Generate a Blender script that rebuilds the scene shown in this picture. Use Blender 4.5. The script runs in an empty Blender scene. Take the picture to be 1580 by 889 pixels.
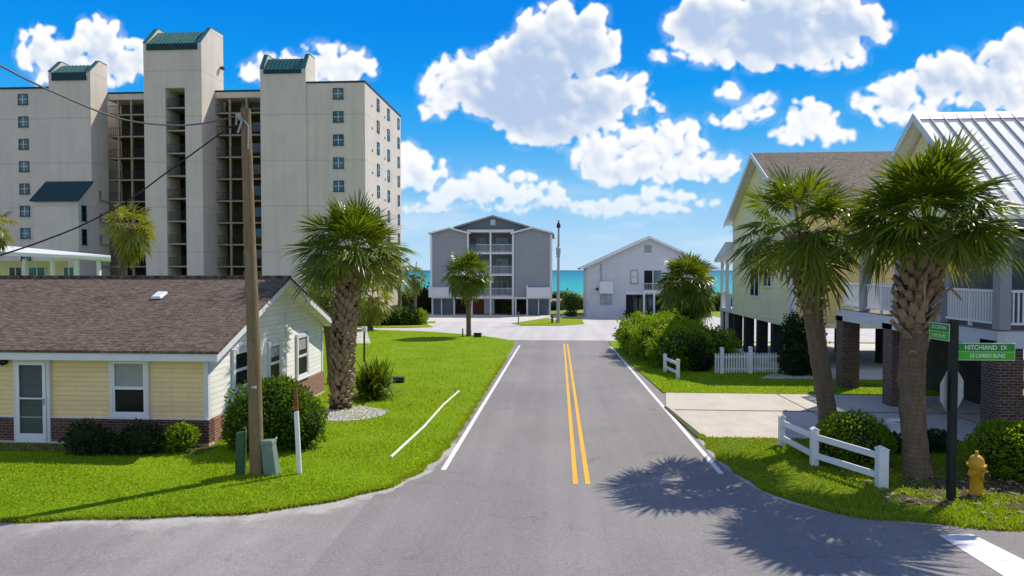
import bpy, bmesh, math, random
import numpy as np
from mathutils import Vector, Matrix, noise as mnoise

random.seed(7)
RNG = np.random.default_rng(11)
S = 0.018                       # the street falls gently towards the sea
def gz(y): return -S * y

scene = bpy.context.scene
COL = scene.collection

# ------------------------------------------------------------------ camera
W0, H0, F = 1580.0, 889.0, 1053.0
CAM = Vector((0.0, 0.0, 4.3))
YAW = math.atan(72.0 / F)
PIT = math.atan(27.5 / F)
cd = bpy.data.cameras.new("camera")
cam = bpy.data.objects.new("camera", cd)
COL.objects.link(cam)
cd.sensor_width = 36.0
cd.lens = 36.0 * F / W0
cd.clip_start = 0.1
cd.clip_end = 60000.0
cam.location = CAM
cam.rotation_euler = (math.radians(90) - PIT, 0, YAW)
scene.camera = cam
RC = Matrix.Rotation(YAW, 3, 'Z') @ Matrix.Rotation(math.radians(90) - PIT, 3, 'X')

def ray(px, py):
    return (RC @ Vector(((px - W0 / 2) / F, -(py - H0 / 2) / F, -1.0)))
def G(px, py, dz=0.0):          # measured point on the sloping ground
    d = ray(px, py)
    t = (dz - CAM.z) / (d.z + S * d.y)
    p = CAM + d * t
    return p
def AY(px, py, Y):              # measured point on a wall plane at depth Y
    d = ray(px, py)
    return CAM + d * (Y / d.y)
def AX(px, py, X):
    d = ray(px, py)
    return CAM + d * (X / d.x)

# ------------------------------------------------------------------ materials
def newmat(name):
    m = bpy.data.materials.new(name)
    m.use_nodes = True
    nt = m.node_tree
    nt.nodes.clear()
    out = nt.nodes.new('ShaderNodeOutputMaterial')
    b = nt.nodes.new('ShaderNodeBsdfPrincipled')
    nt.links.new(b.outputs[0], out.inputs[0])
    return m, nt, b, out
def nd(nt, t, **kw):
    n = nt.nodes.new(t)
    for k, v in kw.items():
        setattr(n, k, v)
    return n
def inp(nt, sock, v):
    if isinstance(v, bpy.types.NodeSocket):
        nt.links.new(v, sock)
    else:
        sock.default_value = v
def mth(nt, op, a, b=0.0, c=None, clamp=False):
    n = nd(nt, 'ShaderNodeMath', operation=op)
    n.use_clamp = clamp
    inp(nt, n.inputs[0], a)
    inp(nt, n.inputs[1], b)
    if c is not None:
        inp(nt, n.inputs[2], c)
    return n.outputs[0]
def mixc(nt, fac, a, b, blend='MIX'):
    n = nd(nt, 'ShaderNodeMix', data_type='RGBA', blend_type=blend)
    n.clamp_factor = True
    inp(nt, n.inputs[0], fac)
    inp(nt, n.inputs[6], a if isinstance(a, bpy.types.NodeSocket) else (*a[:3], 1))
    inp(nt, n.inputs[7], b if isinstance(b, bpy.types.NodeSocket) else (*b[:3], 1))
    return n.outputs[2]
def noi(nt, vec, scale, detail=4.0, rough=0.55, dist=0.0):
    n = nd(nt, 'ShaderNodeTexNoise')
    inp(nt, n.inputs['Vector'], vec)
    n.inputs['Scale'].default_value = scale
    n.inputs['Detail'].default_value = detail
    n.inputs['Roughness'].default_value = rough
    n.inputs['Distortion'].default_value = dist
    return n.outputs[0]
def rng(nt, v, a, b, c=0.0, d=1.0, smooth=False):
    n = nd(nt, 'ShaderNodeMapRange')
    n.interpolation_type = 'SMOOTHSTEP' if smooth else 'LINEAR'
    inp(nt, n.inputs[0], v)
    for i, x in enumerate((a, b, c, d)):
        inp(nt, n.inputs[i + 1], x)
    return n.outputs[0]
def pos(nt):
    return nd(nt, 'ShaderNodeNewGeometry').outputs['Position']
def obc(nt):
    return nd(nt, 'ShaderNodeTexCoord').outputs['Object']
def vscale(nt, v, s):
    n = nd(nt, 'ShaderNodeVectorMath', operation='MULTIPLY')
    inp(nt, n.inputs[0], v)
    n.inputs[1].default_value = s
    return n.outputs[0]
def sep(nt, v):
    n = nd(nt, 'ShaderNodeSeparateXYZ')
    inp(nt, n.inputs[0], v)
    return n.outputs
def comb(nt, x, y, z=0.0):
    n = nd(nt, 'ShaderNodeCombineXYZ')
    for i, a in enumerate((x, y, z)):
        inp(nt, n.inputs[i], a)
    return n.outputs[0]
def bump(nt, b, h, strength=0.3, dist=0.01):
    n = nd(nt, 'ShaderNodeBump')
    n.inputs['Strength'].default_value = strength
    n.inputs['Distance'].default_value = dist
    inp(nt, n.inputs['Height'], h)
    nt.links.new(n.outputs[0], b.inputs['Normal'])
def shade(c, k):
    return tuple(min(1.0, x * k) for x in c[:3])

def mk(name, col, rough=0.7, var=0.15, scale=2.0, bmp=0.0, bscale=60.0, spec=0.3, streak=0.0, metal=0.0, dirt=0.0):
    m, nt, b, out = newmat(name)
    p = pos(nt)
    n1 = noi(nt, p, scale, 6)
    c = mixc(nt, rng(nt, n1, 0.3, 0.7), shade(col, 1 - var), shade(col, 1 + var))
    if streak:
        st = noi(nt, vscale(nt, p, (1.6, 1.6, 0.07)), 1.0, 5, 0.65)
        c = mixc(nt, rng(nt, st, 0.48, 0.75, 0, streak), c, shade(col, 0.45))
        big = noi(nt, p, 0.12, 3)
        c = mixc(nt, rng(nt, big, 0.35, 0.7, 0, 0.25), c, shade(col, 0.8))
    if dirt:
        n2 = noi(nt, p, scale * 7, 5, 0.7)
        c = mixc(nt, rng(nt, n2, 0.5, 0.75, 0, dirt), c, (0.09, 0.08, 0.06))
    nt.links.new(c, b.inputs['Base Color'])
    b.inputs['Roughness'].default_value = rough
    b.inputs['Specular IOR Level'].default_value = spec
    b.inputs['Metallic'].default_value = metal
    if bmp:
        bump(nt, b, noi(nt, p, bscale, 4), bmp)
    return m

def siding(name, col, pitch=0.16, dark=0.55, var=0.07):
    m, nt, b, out = newmat(name)
    p = pos(nt)
    z = sep(nt, p)[2]
    fr = mth(nt, 'FRACT', mth(nt, 'DIVIDE', z, pitch))
    line = rng(nt, fr, 0.0, 0.13, 1.0, 0.0)
    n1 = noi(nt, vscale(nt, p, (1, 1, 2.5)), 1.3, 5)
    c = mixc(nt, rng(nt, n1, 0.3, 0.7), shade(col, 1 - var), shade(col, 1 + var))
    row = nd(nt, 'ShaderNodeTexWhiteNoise', noise_dimensions='1D')
    inp(nt, row.inputs['W'], mth(nt, 'FLOOR', mth(nt, 'DIVIDE', z, pitch)))
    c = mixc(nt, mth(nt, 'MULTIPLY', row.outputs[0], 0.12), c, shade(col, 0.6))
    st = noi(nt, vscale(nt, p, (3.0, 3.0, 0.3)), 1.2, 5, 0.65)
    c = mixc(nt, rng(nt, st, 0.52, 0.8, 0, 0.3), c, shade(col, 0.5))
    c = mixc(nt, line, c, shade(col, dark))
    nt.links.new(c, b.inputs['Base Color'])
    b.inputs['Roughness'].default_value = 0.55
    b.inputs['Specular IOR Level'].default_value = 0.3
    bump(nt, b, mth(nt, 'SUBTRACT', 1.0, fr), 0.5, 0.02)
    return m

def brick(name, c1, c2, mortar, w=0.21, h=0.075, mw=0.011, bias=0.0):
    m, nt, b, out = newmat(name)
    p = pos(nt)
    o = sep(nt, p)
    v = comb(nt, mth(nt, 'ADD', o[0], o[1]), o[2])
    t = nd(nt, 'ShaderNodeTexBrick')
    inp(nt, t.inputs['Vector'], v)
    t.inputs['Color1'].default_value = (*c1, 1)
    t.inputs['Color2'].default_value = (*c2, 1)
    t.inputs['Mortar'].default_value = (*mortar, 1)
    t.inputs['Scale'].default_value = 1.0
    t.inputs['Mortar Size'].default_value = mw
    t.inputs['Mortar Smooth'].default_value = 0.2
    t.inputs['Bias'].default_value = bias
    t.inputs['Brick Width'].default_value = w
    t.inputs['Row Height'].default_value = h
    n1 = noi(nt, p, 9, 5)
    c = mixc(nt, rng(nt, n1, 0.35, 0.75, 0, 0.55), t.outputs[0], shade(c1, 0.4))
    nt.links.new(c, b.inputs['Base Color'])
    b.inputs['Roughness'].default_value = 0.85
    bump(nt, b, mth(nt, 'SUBTRACT', 1.0, t.outputs[1]), 0.6, 0.012)
    return m

def shingle(name, c1, c2, w=0.33, h=0.15):
    m, nt, b, out = newmat(name)
    p = pos(nt)
    o = sep(nt, p)
    wob = mth(nt, 'MULTIPLY', noi(nt, p, 1.5, 2), 0.03)
    v = comb(nt, o[0], mth(nt, 'ADD', mth(nt, 'MULTIPLY', o[1], 1.07), wob))
    t = nd(nt, 'ShaderNodeTexBrick')
    inp(nt, t.inputs['Vector'], v)
    t.inputs['Color1'].default_value = (*c1, 1)
    t.inputs['Color2'].default_value = (*c2, 1)
    t.inputs['Mortar'].default_value = (*shade(c1, 0.3), 1)
    t.inputs['Scale'].default_value = 1.0
    t.inputs['Mortar Size'].default_value = 0.014
    t.inputs['Mortar Smooth'].default_value = 0.6
    t.inputs['Brick Width'].default_value = w
    t.inputs['Row Height'].default_value = h
    n1 = noi(nt, p, 0.9, 5, 0.7)
    n2 = noi(nt, p, 25, 3, 0.7)
    n3 = noi(nt, vscale(nt, p, (5.0, 14.0, 1)), 1.0, 3, 0.7)
    c = mixc(nt, rng(nt, n1, 0.3, 0.75, 0, 0.6), t.outputs[0], shade(c2, 1.25))
    c = mixc(nt, rng(nt, n2, 0.42, 0.72, 0, 0.6), c, shade(c1, 0.5))
    c = mixc(nt, rng(nt, n3, 0.42, 0.66, 0, 0.75), c, shade(c2, 1.8))
    nt.links.new(c, b.inputs['Base Color'])
    b.inputs['Roughness'].default_value = 0.95
    b.inputs['Specular IOR Level'].default_value = 0.1
    bump(nt, b, mth(nt, 'SUBTRACT', 1.0, t.outputs[1]), 0.8, 0.02)
    return m

def leafmat(name, dark, light, transl=0.4, tcol=None, gloss=0.35, dead=None):
    m, nt, b, out = newmat(name)
    g = nd(nt, 'ShaderNodeNewGeometry')
    p = g.outputs['Position']
    n1 = noi(nt, p, 1.8, 3)
    r = mth(nt, 'ADD', mth(nt, 'MULTIPLY', g.outputs['Random Per Island'], 0.6), mth(nt, 'MULTIPLY', n1, 0.5), clamp=True)
    c = mixc(nt, r, dark, light)
    a = nd(nt, 'ShaderNodeAttribute', attribute_name='tint')
    if dead:
        c = mixc(nt, a.outputs['Fac'], c, dead)
    nt.links.new(c, b.inputs['Base Color'])
    b.inputs['Roughness'].default_value = gloss
    b.inputs['Specular IOR Level'].default_value = 0.35
    tr = nd(nt, 'ShaderNodeBsdfTranslucent')
    tc = mixc(nt, 1.0, c, tcol or (1.5, 1.5, 0.6), 'MULTIPLY')
    nt.links.new(tc, tr.inputs[0])
    mx = nd(nt, 'ShaderNodeMixShader')
    mx.inputs[0].default_value = transl
    nt.links.new(b.outputs[0], mx.inputs[1])
    nt.links.new(tr.outputs[0], mx.inputs[2])
    nt.links.new(mx.outputs[0], out.inputs[0])
    return m

def grassmat(name, ca, cb, cc, speck=0.4):
    m, nt, b, out = newmat(name)
    p = pos(nt)
    n1 = noi(nt, p, 0.35, 4, 0.6)
    n2 = noi(nt, p, 3.5, 4, 0.7)
    n3 = noi(nt, p, 26.0, 3, 0.7)
    c = mixc(nt, rng(nt, n1, 0.35, 0.65), ca, cb)
    c = mixc(nt, rng(nt, n2, 0.45, 0.75, 0, 0.6), c, cc)
    c = mixc(nt, rng(nt, n3, 0.5, 0.8, 0, speck), c, shade(ca, 0.35))
    nt.links.new(c, b.inputs['Base Color'])
    b.inputs['Roughness'].default_value = 0.9
    b.inputs['Specular IOR Level'].default_value = 0.1
    bump(nt, b, n3, 0.8, 0.04)
    return m

def asphalt(name, base, warm=(1.06, 1.0, 0.99), crack=0.5, patch=0.35, edge=None):
    m, nt, b, out = newmat(name)
    p = pos(nt)
    col = tuple(base * w for w in warm)
    n1 = noi(nt, p, 0.22, 5, 0.6)
    n2 = noi(nt, vscale(nt, p, (1.0, 0.35, 1.0)), 0.9, 5, 0.65)
    n3 = noi(nt, p, 42, 2, 0.8)
    n4 = noi(nt, p, 14, 3, 0.7)
    c = mixc(nt, rng(nt, n1, 0.3, 0.7), shade(col, 1 - patch * 0.55), shade(col, 1 + patch * 0.55))
    c = mixc(nt, rng(nt, n2, 0.5, 0.75, 0, patch), c, shade(col, 0.62))
    trk = noi(nt, vscale(nt, p, (1.1, 0.035, 1.0)), 1.0, 4, 0.6)
    c = mixc(nt, rng(nt, trk, 0.45, 0.68, 0, 0.45), c, shade(col, 0.72))
    c = mixc(nt, rng(nt, trk, 0.47, 0.32, 0, 0.4), c, shade(col, 1.22))
    spot = noi(nt, p, 1.7, 2, 0.5)
    c = mixc(nt, rng(nt, spot, 0.66, 0.76, 0, 0.5), c, shade(col, 0.55))
    c = mixc(nt, rng(nt, n4, 0.45, 0.75, 0, 0.35), c, shade(col, 1.4))
    c = mixc(nt, rng(nt, n3, 0.5, 0.72, 0, 0.65), c, shade(col, 0.45))
    c = mixc(nt, rng(nt, n3, 0.46, 0.3, 0, 0.45), c, shade(col, 1.7))
    if crack:
        v = nd(nt, 'ShaderNodeTexVoronoi', feature='DISTANCE_TO_EDGE')
        wv = nd(nt, 'ShaderNodeVectorMath', operation='ADD')
        inp(nt, wv.inputs[0], p)
        nv = nd(nt, 'ShaderNodeTexNoise')
        inp(nt, nv.inputs['Vector'], p)
        nv.inputs['Scale'].default_value = 1.3
        nv.inputs['Detail'].default_value = 5
        inp(nt, wv.inputs[1], nv.outputs[1])
        inp(nt, v.inputs['Vector'], wv.outputs[0])
        v.inputs['Scale'].default_value = 0.32
        line = rng(nt, v.outputs[0], 0.0, 0.006, 1.0, 0.0)
        msk = rng(nt, noi(nt, p, 0.3, 2), 0.5, 0.62, 0, crack)
        c = mixc(nt, mth(nt, 'MULTIPLY', line, msk), c, shade(col, 0.3))
    if edge:
        a = nd(nt, 'ShaderNodeAttribute', attribute_name='tint')
        f = mth(nt, 'ADD', a.outputs['Fac'], mth(nt, 'MULTIPLY', mth(nt, 'SUBTRACT', noi(nt, p, 2.2, 6, 0.7), 0.5), 1.6))
        c = mixc(nt, rng(nt, f, 0.3, 0.7), c, edge)
    nt.links.new(c, b.inputs['Base Color'])
    b.inputs['Roughness'].default_value = 0.85
    b.inputs['Specular IOR Level'].default_value = 0.2
    bump(nt, b, n3, 0.35, 0.006)
    return m

def paintmat(name, col, wear=0.5):
    m, nt, b, out = newmat(name)
    p = pos(nt)
    n1 = noi(nt, p, 9, 5, 0.75)
    n2 = noi(nt, p, 45, 2, 0.8)
    c = mixc(nt, rng(nt, n1, 0.5, 0.72, 0, wear), col, shade(col, 0.55))
    c = mixc(nt, rng(nt, n2, 0.58, 0.72, 0, wear), c, (0.13, 0.125, 0.125))
    nt.links.new(c, b.inputs['Base Color'])
    b.inputs['Roughness'].default_value = 0.75
    return m

def glassmat(name, tint=(0.02, 0.03, 0.035), clear=0.0):
    m, nt, b, out = newmat(name)
    p = pos(nt)
    n1 = noi(nt, p, 0.6, 3)
    c = mixc(nt, rng(nt, n1, 0.35, 0.65), shade(tint, 0.5), shade(tint, 1.6))
    nt.links.new(c, b.inputs['Base Color'])
    b.inputs['Roughness'].default_value = 0.06
    b.inputs['Specular IOR Level'].default_value = 0.6
    if clear:
        tr = nd(nt, 'ShaderNodeBsdfTransparent')
        mx = nd(nt, 'ShaderNodeMixShader')
        mx.inputs[0].default_value = clear
        nt.links.new(b.outputs[0], mx.inputs[1])
        nt.links.new(tr.outputs[0], mx.inputs[2])
        nt.links.new(mx.outputs[0], out.inputs[0])
    return m

def barkmat(name, ca, cb, ring=0.0):
    m, nt, b, out = newmat(name)
    p = pos(nt)
    n1 = noi(nt, vscale(nt, p, (6, 6, 1.2)), 2.0, 6, 0.7)
    n2 = noi(nt, p, 16, 4, 0.7)
    c = mixc(nt, rng(nt, n1, 0.3, 0.7), ca, cb)
    c = mixc(nt, rng(nt, n2, 0.52, 0.75, 0, 0.6), c, shade(ca, 0.4))
    h = n1
    if ring:
        z = sep(nt, p)[2]
        w = mth(nt, 'SINE', mth(nt, 'ADD', mth(nt, 'MULTIPLY', z, 60.0), mth(nt, 'MULTIPLY', n2, 4.0)))
        c = mixc(nt, rng(nt, w, 0.3, 1.0, 0, ring), c, shade(ca, 0.5))
        h = mth(nt, 'ADD', n1, mth(nt, 'MULTIPLY', w, 0.2))
    g = nd(nt, 'ShaderNodeNewGeometry')
    c = mixc(nt, mth(nt, 'MULTIPLY', g.outputs['Random Per Island'], 0.45), c, shade(cb, 1.3))
    nt.links.new(c, b.inputs['Base Color'])
    b.inputs['Roughness'].default_value = 0.9
    b.inputs['Specular IOR Level'].default_value = 0.15
    bump(nt, b, h, 0.7, 0.03)
    return m

# ------------------------------------------------------------------ geometry
WLOC = {}
class MB:
    def __init__(s):
        s.v = []; s.f = []; s.m = []; s.t = []
    def add(s, vs, fs, mi=0, tint=0.0):
        o = len(s.v)
        s.v.extend([tuple(x) for x in vs])
        s.t.extend([tint] * len(vs))
        for f in fs:
            s.f.append(tuple(i + o for i in f)); s.m.append(mi)
    def box(s, x0, x1, y0, y1, z0, z1, mi=0):
        if x0 > x1: x0, x1 = x1, x0
        if y0 > y1: y0, y1 = y1, y0
        if z0 > z1: z0, z1 = z1, z0
        vs = [(x0,y0,z0),(x1,y0,z0),(x1,y1,z0),(x0,y1,z0),(x0,y0,z1),(x1,y0,z1),(x1,y1,z1),(x0,y1,z1)]
        s.add(vs, [(3,2,1,0),(4,5,6,7),(0,1,5,4),(1,2,6,5),(2,3,7,6),(3,0,4,7)], mi)
        return s
    def hexa(s, vs, mi=0):      # 8 arbitrary corners, bottom ring then top ring
        s.add(vs, [(3,2,1,0),(4,5,6,7),(0,1,5,4),(1,2,6,5),(2,3,7,6),(3,0,4,7)], mi); return s
    def beam(s, a, b, w, h, up=(0,0,1), mi=0):
        a = Vector(a); b = Vector(b); d = (b - a).normalized()
        sd = d.cross(Vector(up)).normalized() * (w / 2)
        u = sd.cross(d).normalized() * (h / 2)
        s.hexa([a - sd - u, a + sd - u, b + sd - u, b - sd - u, a - sd + u, a + sd + u, b + sd + u, b - sd + u], mi); return s
    def prism(s, prof, axis, a, b, mi=0):
        n = len(prof)
        def P(p, t):
            if axis == 'x': return (t, p[0], p[1])
            if axis == 'y': return (p[0], t, p[1])
            return (p[0], p[1], t)
        vs = [P(p, a) for p in prof] + [P(p, b) for p in prof]
        fs = [tuple(range(n)), tuple(range(2 * n - 1, n - 1, -1))]
        for i in range(n):
            j = (i + 1) % n
            fs.append((i, i + n, j + n, j))
        s.add(vs, fs, mi); return s
    def tube(s, pts, rad, n=10, caps=True, mi=0, tint=0.0):
        pts = [Vector(p) for p in pts]
        if not hasattr(rad, '__len__'): rad = [rad] * len(pts)
        vs = []; fs = []
        for i, p in enumerate(pts):
            d = (pts[min(i + 1, len(pts) - 1)] - pts[max(i - 1, 0)]).normalized()
            ref = Vector((1, 0, 0)) if abs(d.x) < 0.9 else Vector((0, 1, 0))
            a = d.cross(ref).normalized(); b = d.cross(a)
            for k in range(n):
                t = 2 * math.pi * k / n
                vs.append(p + (a * math.cos(t) + b * math.sin(t)) * rad[i])
        for i in range(len(pts) - 1):
            for k in range(n):
                k2 = (k + 1) % n
                fs.append((i*n + k, i*n + k2, (i+1)*n + k2, (i+1)*n + k))
        if caps:
            fs.append(tuple(range(n - 1, -1, -1)))
            fs.append(tuple(range((len(pts) - 1) * n, len(pts) * n)))
        s.add(vs, fs, mi, tint); return s
    def lathe(s, c, prof, n=20, axis=(0, 0, 1), mi=0):   # prof: (radius, distance along axis)
        c = Vector(c); ax = Vector(axis).normalized()
        ref = Vector((1, 0, 0)) if abs(ax.x) < 0.9 else Vector((0, 1, 0))
        a = ax.cross(ref).normalized(); b = ax.cross(a)
        vs = []; fs = []
        for r, h in prof:
            for k in range(n):
                t = 2 * math.pi * k / n
                vs.append(c + ax * h + (a * math.cos(t) + b * math.sin(t)) * max(r, 1e-4))
        for i in range(len(prof) - 1):
            for k in range(n):
                k2 = (k + 1) % n
                fs.append((i*n + k, i*n + k2, (i+1)*n + k2, (i+1)*n + k))
        fs.append(tuple(range(n - 1, -1, -1)))
        fs.append(tuple(range((len(prof) - 1) * n, len(prof) * n)))
        s.add(vs, fs, mi); return s
    def build(s, name, mats, parent=None, smooth=False, bevel=0.0, fix=True, keep=False):
        me = bpy.data.meshes.new(name)
        o = WLOC[parent] if parent is not None else Vector((0, 0, 0))
        vs = [(x - o.x, y - o.y, z - o.z) for x, y, z in s.v]
        me.from_pydata(vs, [], s.f)
        if not isinstance(mats, (list, tuple)): mats = [mats]
        for mm in mats: me.materials.append(mm)
        if len(mats) > 1: me.polygons.foreach_set('material_index', s.m)
        if any(s.t):
            at = me.attributes.new('tint', 'FLOAT', 'POINT')
            at.data.foreach_set('value', s.t)
        if fix:
            bm = bmesh.new(); bm.from_mesh(me)
            bmesh.ops.recalc_face_normals(bm, faces=bm.faces)
            bm.to_mesh(me); bm.free()
        if smooth:
            me.polygons.foreach_set('use_smooth', [True] * len(me.polygons))
        me.update()
        ob = bpy.data.objects.new(name, me)
        COL.objects.link(ob)
        if parent is not None: ob.parent = parent
        WLOC[ob] = o.copy()
        if bevel:
            bv = ob.modifiers.new('edges', 'BEVEL'); bv.width = bevel; bv.segments = 2; bv.limit_method = 'ANGLE'
        if smooth and not bevel:
            try:
                me.set_sharp_from_angle(angle=math.radians(40))
            except Exception: pass
        return ob

def tag(o, label=None, cat=None, group=None, kind=None):
    if label: o['label'] = label
    if cat: o['category'] = cat
    if group: o['group'] = group
    if kind: o['kind'] = kind
    return o
def thing(name, label, cat, loc, group=None):
    o = bpy.data.objects.new(name, None)
    o.empty_display_size = 0.2
    COL.objects.link(o)
    o.location = loc
    WLOC[o] = Vector(loc)
    return tag(o, label, cat, group)
def put(src, parent, loc, name=None):       # another copy of a finished part (and its sub-parts), sharing the mesh
    c = src.copy()
    COL.objects.link(c)
    c.parent = parent
    c.location = Vector(loc) - WLOC[parent]
    for ch in src.children:
        d = ch.copy(); COL.objects.link(d); d.parent = c
    return c
def sheet(name, pts, lift, mat, kind='structure', thick=0.0, res=None):
    """flat piece of ground following the slope, outline given as (x, y)"""
    mb = MB()
    n = len(pts)
    top = [(x, y, gz(y) + lift) for x, y in pts]
    if thick:
        bot = [(x, y, gz(y) + lift - thick) for x, y in pts]
        fs = [tuple(range(n))] + [(i, (i + 1) % n, (i + 1) % n + n, i + n) for i in range(n)]
        mb.add(top + bot, fs)
    else:
        mb.add(top, [tuple(range(n))])
    o = mb.build(name, mat, fix=True)
    if o.data.polygons[0].normal.z < 0:
        o.data.flip_normals()
    return tag(o, kind=kind)
def smooth_line(pts, k=3):
    for _ in range(k):
        q = [pts[0]]
        for a, b in zip(pts[:-1], pts[1:]):
            q.append((a[0]*.75 + b[0]*.25, a[1]*.75 + b[1]*.25))
            q.append((a[0]*.25 + b[0]*.75, a[1]*.25 + b[1]*.75))
        q.append(pts[-1]); pts = q
    return pts
def GL(pxs):
    return [tuple(G(*p)[:2]) for p in pxs]
# ------------------------------------------------------------------ world, sun
SUN_AZ = math.radians(43)       # to the right of the street, ahead of the viewer
SUN_EL = math.radians(48.5)
world = bpy.data.worlds.new("World")
scene.world = world
world.use_nodes = True
wt = world.node_tree
wt.nodes.clear()
wout = nd(wt, 'ShaderNodeOutputWorld')
bg = nd(wt, 'ShaderNodeBackground')
wt.links.new(bg.outputs[0], wout.inputs[0])
sky = nd(wt, 'ShaderNodeTexSky')
sky.sky_type = 'NISHITA'
sky.sun_disc = False
sky.sun_elevation = SUN_EL
sky.sun_rotation = SUN_AZ
sky.air_density = 1.0
sky.dust_density = 0.3
sky.ozone_density = 3.0
tc = nd(wt, 'ShaderNodeTexCoord')
dirv = tc.outputs['Generated']
dx, dy, dz = sep(wt, dirv)
SKY_STRENGTH = 0.1
hs = nd(wt, 'ShaderNodeHueSaturation')
hs.inputs['Saturation'].default_value = 1.35
hs.inputs['Value'].default_value = 1.0
wt.links.new(sky.outputs[0], hs.inputs['Color'])
# clear-air colour by height above the horizon, blended with the physical sky
hor = mth(wt, 'SQRT', mth(wt, 'ADD', mth(wt, 'MULTIPLY', dx, dx), mth(wt, 'MULTIPLY', dy, dy)))
elev = mth(wt, 'DIVIDE', dz, mth(wt, 'MAXIMUM', hor, 0.02))
ramp = nd(wt, 'ShaderNodeValToRGB')
wt.links.new(elev, ramp.inputs[0])
cr = ramp.color_ramp
cr.elements[0].position = 0.0; cr.elements[0].color = (5.2, 7.5, 9.5, 1)
cr.elements[1].position = 0.05; cr.elements[1].color = (4.2, 6.9, 9.5, 1)
for p_, c_ in ((0.11, (2.2, 5.7, 9.4)), (0.19, (0.5, 4.2, 9.2)), (0.26, (0.03, 3.3, 9.1)), (0.36, (0.0, 2.5, 8.6)), (0.6, (0.0, 2.1, 7.6)), (1.0, (0.3, 1.6, 6.2))):
    e = cr.elements.new(p_); e.color = (*c_, 1)
clear = mixc(wt, 0.95, hs.outputs[0], ramp.outputs[0])

# unseen broken cloud behind and overhead, added to fill shaded fronts with neutral light
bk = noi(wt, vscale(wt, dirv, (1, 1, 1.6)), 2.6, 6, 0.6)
fill_cloud = mth(wt, 'MULTIPLY', rng(wt, bk, 0.40, 0.56, 0, 0.9, True), rng(wt, dy, 0.1, -0.25))
fill_cloud = mth(wt, 'MULTIPLY', fill_cloud, rng(wt, dz, 0.0, 0.08, 0, 0.9))
fin = mixc(wt, fill_cloud, clear, (7.4, 7.3, 7.3))
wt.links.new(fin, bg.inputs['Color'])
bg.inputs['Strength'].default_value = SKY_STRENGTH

world.cycles.sampling_method = 'MANUAL'
world.cycles.sample_map_resolution = 256
sd = bpy.data.lights.new("sun", 'SUN')
sd.energy = 5.0
sd.angle = math.radians(0.5)
sd.color = (1.0, 0.93, 0.80)
sun = bpy.data.objects.new("sun", sd)
COL.objects.link(sun)
sv = Vector((math.sin(SUN_AZ) * math.cos(SUN_EL), math.cos(SUN_AZ) * math.cos(SUN_EL), math.sin(SUN_EL)))
sun.rotation_euler = sv.to_track_quat('Z', 'Y').to_euler()
sun.location = (30, 30, 40)

scene.view_settings.view_transform = 'Standard'
scene.view_settings.look = 'None'
scene.view_settings.exposure = 0.0
scene.cycles.max_bounces = 5
scene.cycles.diffuse_bounces = 3
scene.cycles.glossy_bounces = 2
scene.cycles.transparent_max_bounces = 12
scene.cycles.use_denoising = True

# ------------------------------------------------------------------ cumulus on a far sky shell (kept below the sun's height)
CLOUDS = [   # centre and radii of the heaps as seen up the street; (…, k) k = cloud they belong to
 (62,66,38,30,0),(150,62,46,36,0),(110,95,88,34,0),(190,92,52,36,0),(130,118,90,16,0),(40,88,16,8,0),
 (500,82,46,27,1),(545,105,44,25,1),(430,95,40,22,1),(385,108,14,12,1),(470,108,90,22,1),
 (850,48,60,44,2),(905,68,52,44,2),(825,95,66,46,2),(735,110,62,30,2),(695,128,40,24,2),(810,152,135,40,2),(930,152,62,36,2),(980,140,34,28,2),(870,188,105,30,2),(690,165,40,18,2),(995,168,28,16,2),(835,205,52,15,2),(680,150,20,14,2),
 (1085,30,62,38,3),(1200,18,130,46,3),(1325,38,52,38,3),(1190,70,125,34,3),(1085,66,46,24,3),(1260,90,80,20,3),(1025,84,9,8,3),
 (1560,88,46,32,4),(1455,112,48,32,4),(1510,132,85,28,4),(1395,140,58,28,4),(1352,162,40,18,4),(1565,150,50,30,4),(1395,180,70,14,4),
 (1245,185,36,28,5),(1262,212,56,18,5),(1212,212,30,13,5),
 (1165,168,25,19,6),(1140,182,26,10,6),(1125,145,14,10,7),(1102,184,8,7,6),
 (1045,212,54,29,8),(978,226,46,25,8),(918,242,44,27,8),(1000,258,112,24,8),(1110,258,40,26,8),(965,270,50,12,8),
 (658,258,38,25,9),(632,238,20,18,9),(645,278,34,12,9),
 (770,275,56,20,10),(742,292,72,22,10),(825,297,52,18,10),(700,302,40,14,10),(862,312,40,11,10),
 (950,312,58,11,11),(1030,300,42,9,11),(990,326,70,9,11),(905,326,34,6,11),(660,318,44,7,12),(780,322,60,6,12),(1080,318,40,6,11),
]
def fbm(shape, cell, oct_, seed, gain=.5):
    r = np.random.default_rng(seed); h, w = shape
    out = np.zeros(shape); amp = 1.0; tot = 0
    for o in range(oct_):
        c = max(2.0, cell / 2 ** o)
        gh, gw = int(h / c) + 3, int(w / c) + 3
        g = r.random((gh, gw))
        y = np.arange(h) / c; x = np.arange(w) / c
        y0 = y.astype(int); x0 = x.astype(int); fy = y - y0; fx = x - x0
        fy = fy * fy * (3 - 2 * fy); fx = fx * fx * (3 - 2 * fx)
        a = g[np.ix_(y0, x0)]; b_ = g[np.ix_(y0, x0 + 1)]; c_ = g[np.ix_(y0 + 1, x0)]; d_ = g[np.ix_(y0 + 1, x0 + 1)]
        out += amp * ((a * (1 - fx) + b_ * fx) * (1 - fy)[:, None] + (c_ * (1 - fx) + d_ * fx) * fy[:, None])
        tot += amp; amp *= gain
    return out / tot - .5
def blur(a, r):
    k = np.ones(2 * r + 1) / (2 * r + 1)
    for ax in (0, 1):
        for _ in range(2):
            a = np.apply_along_axis(lambda m: np.convolve(m, k, 'same'), ax, a)
    return a
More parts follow.
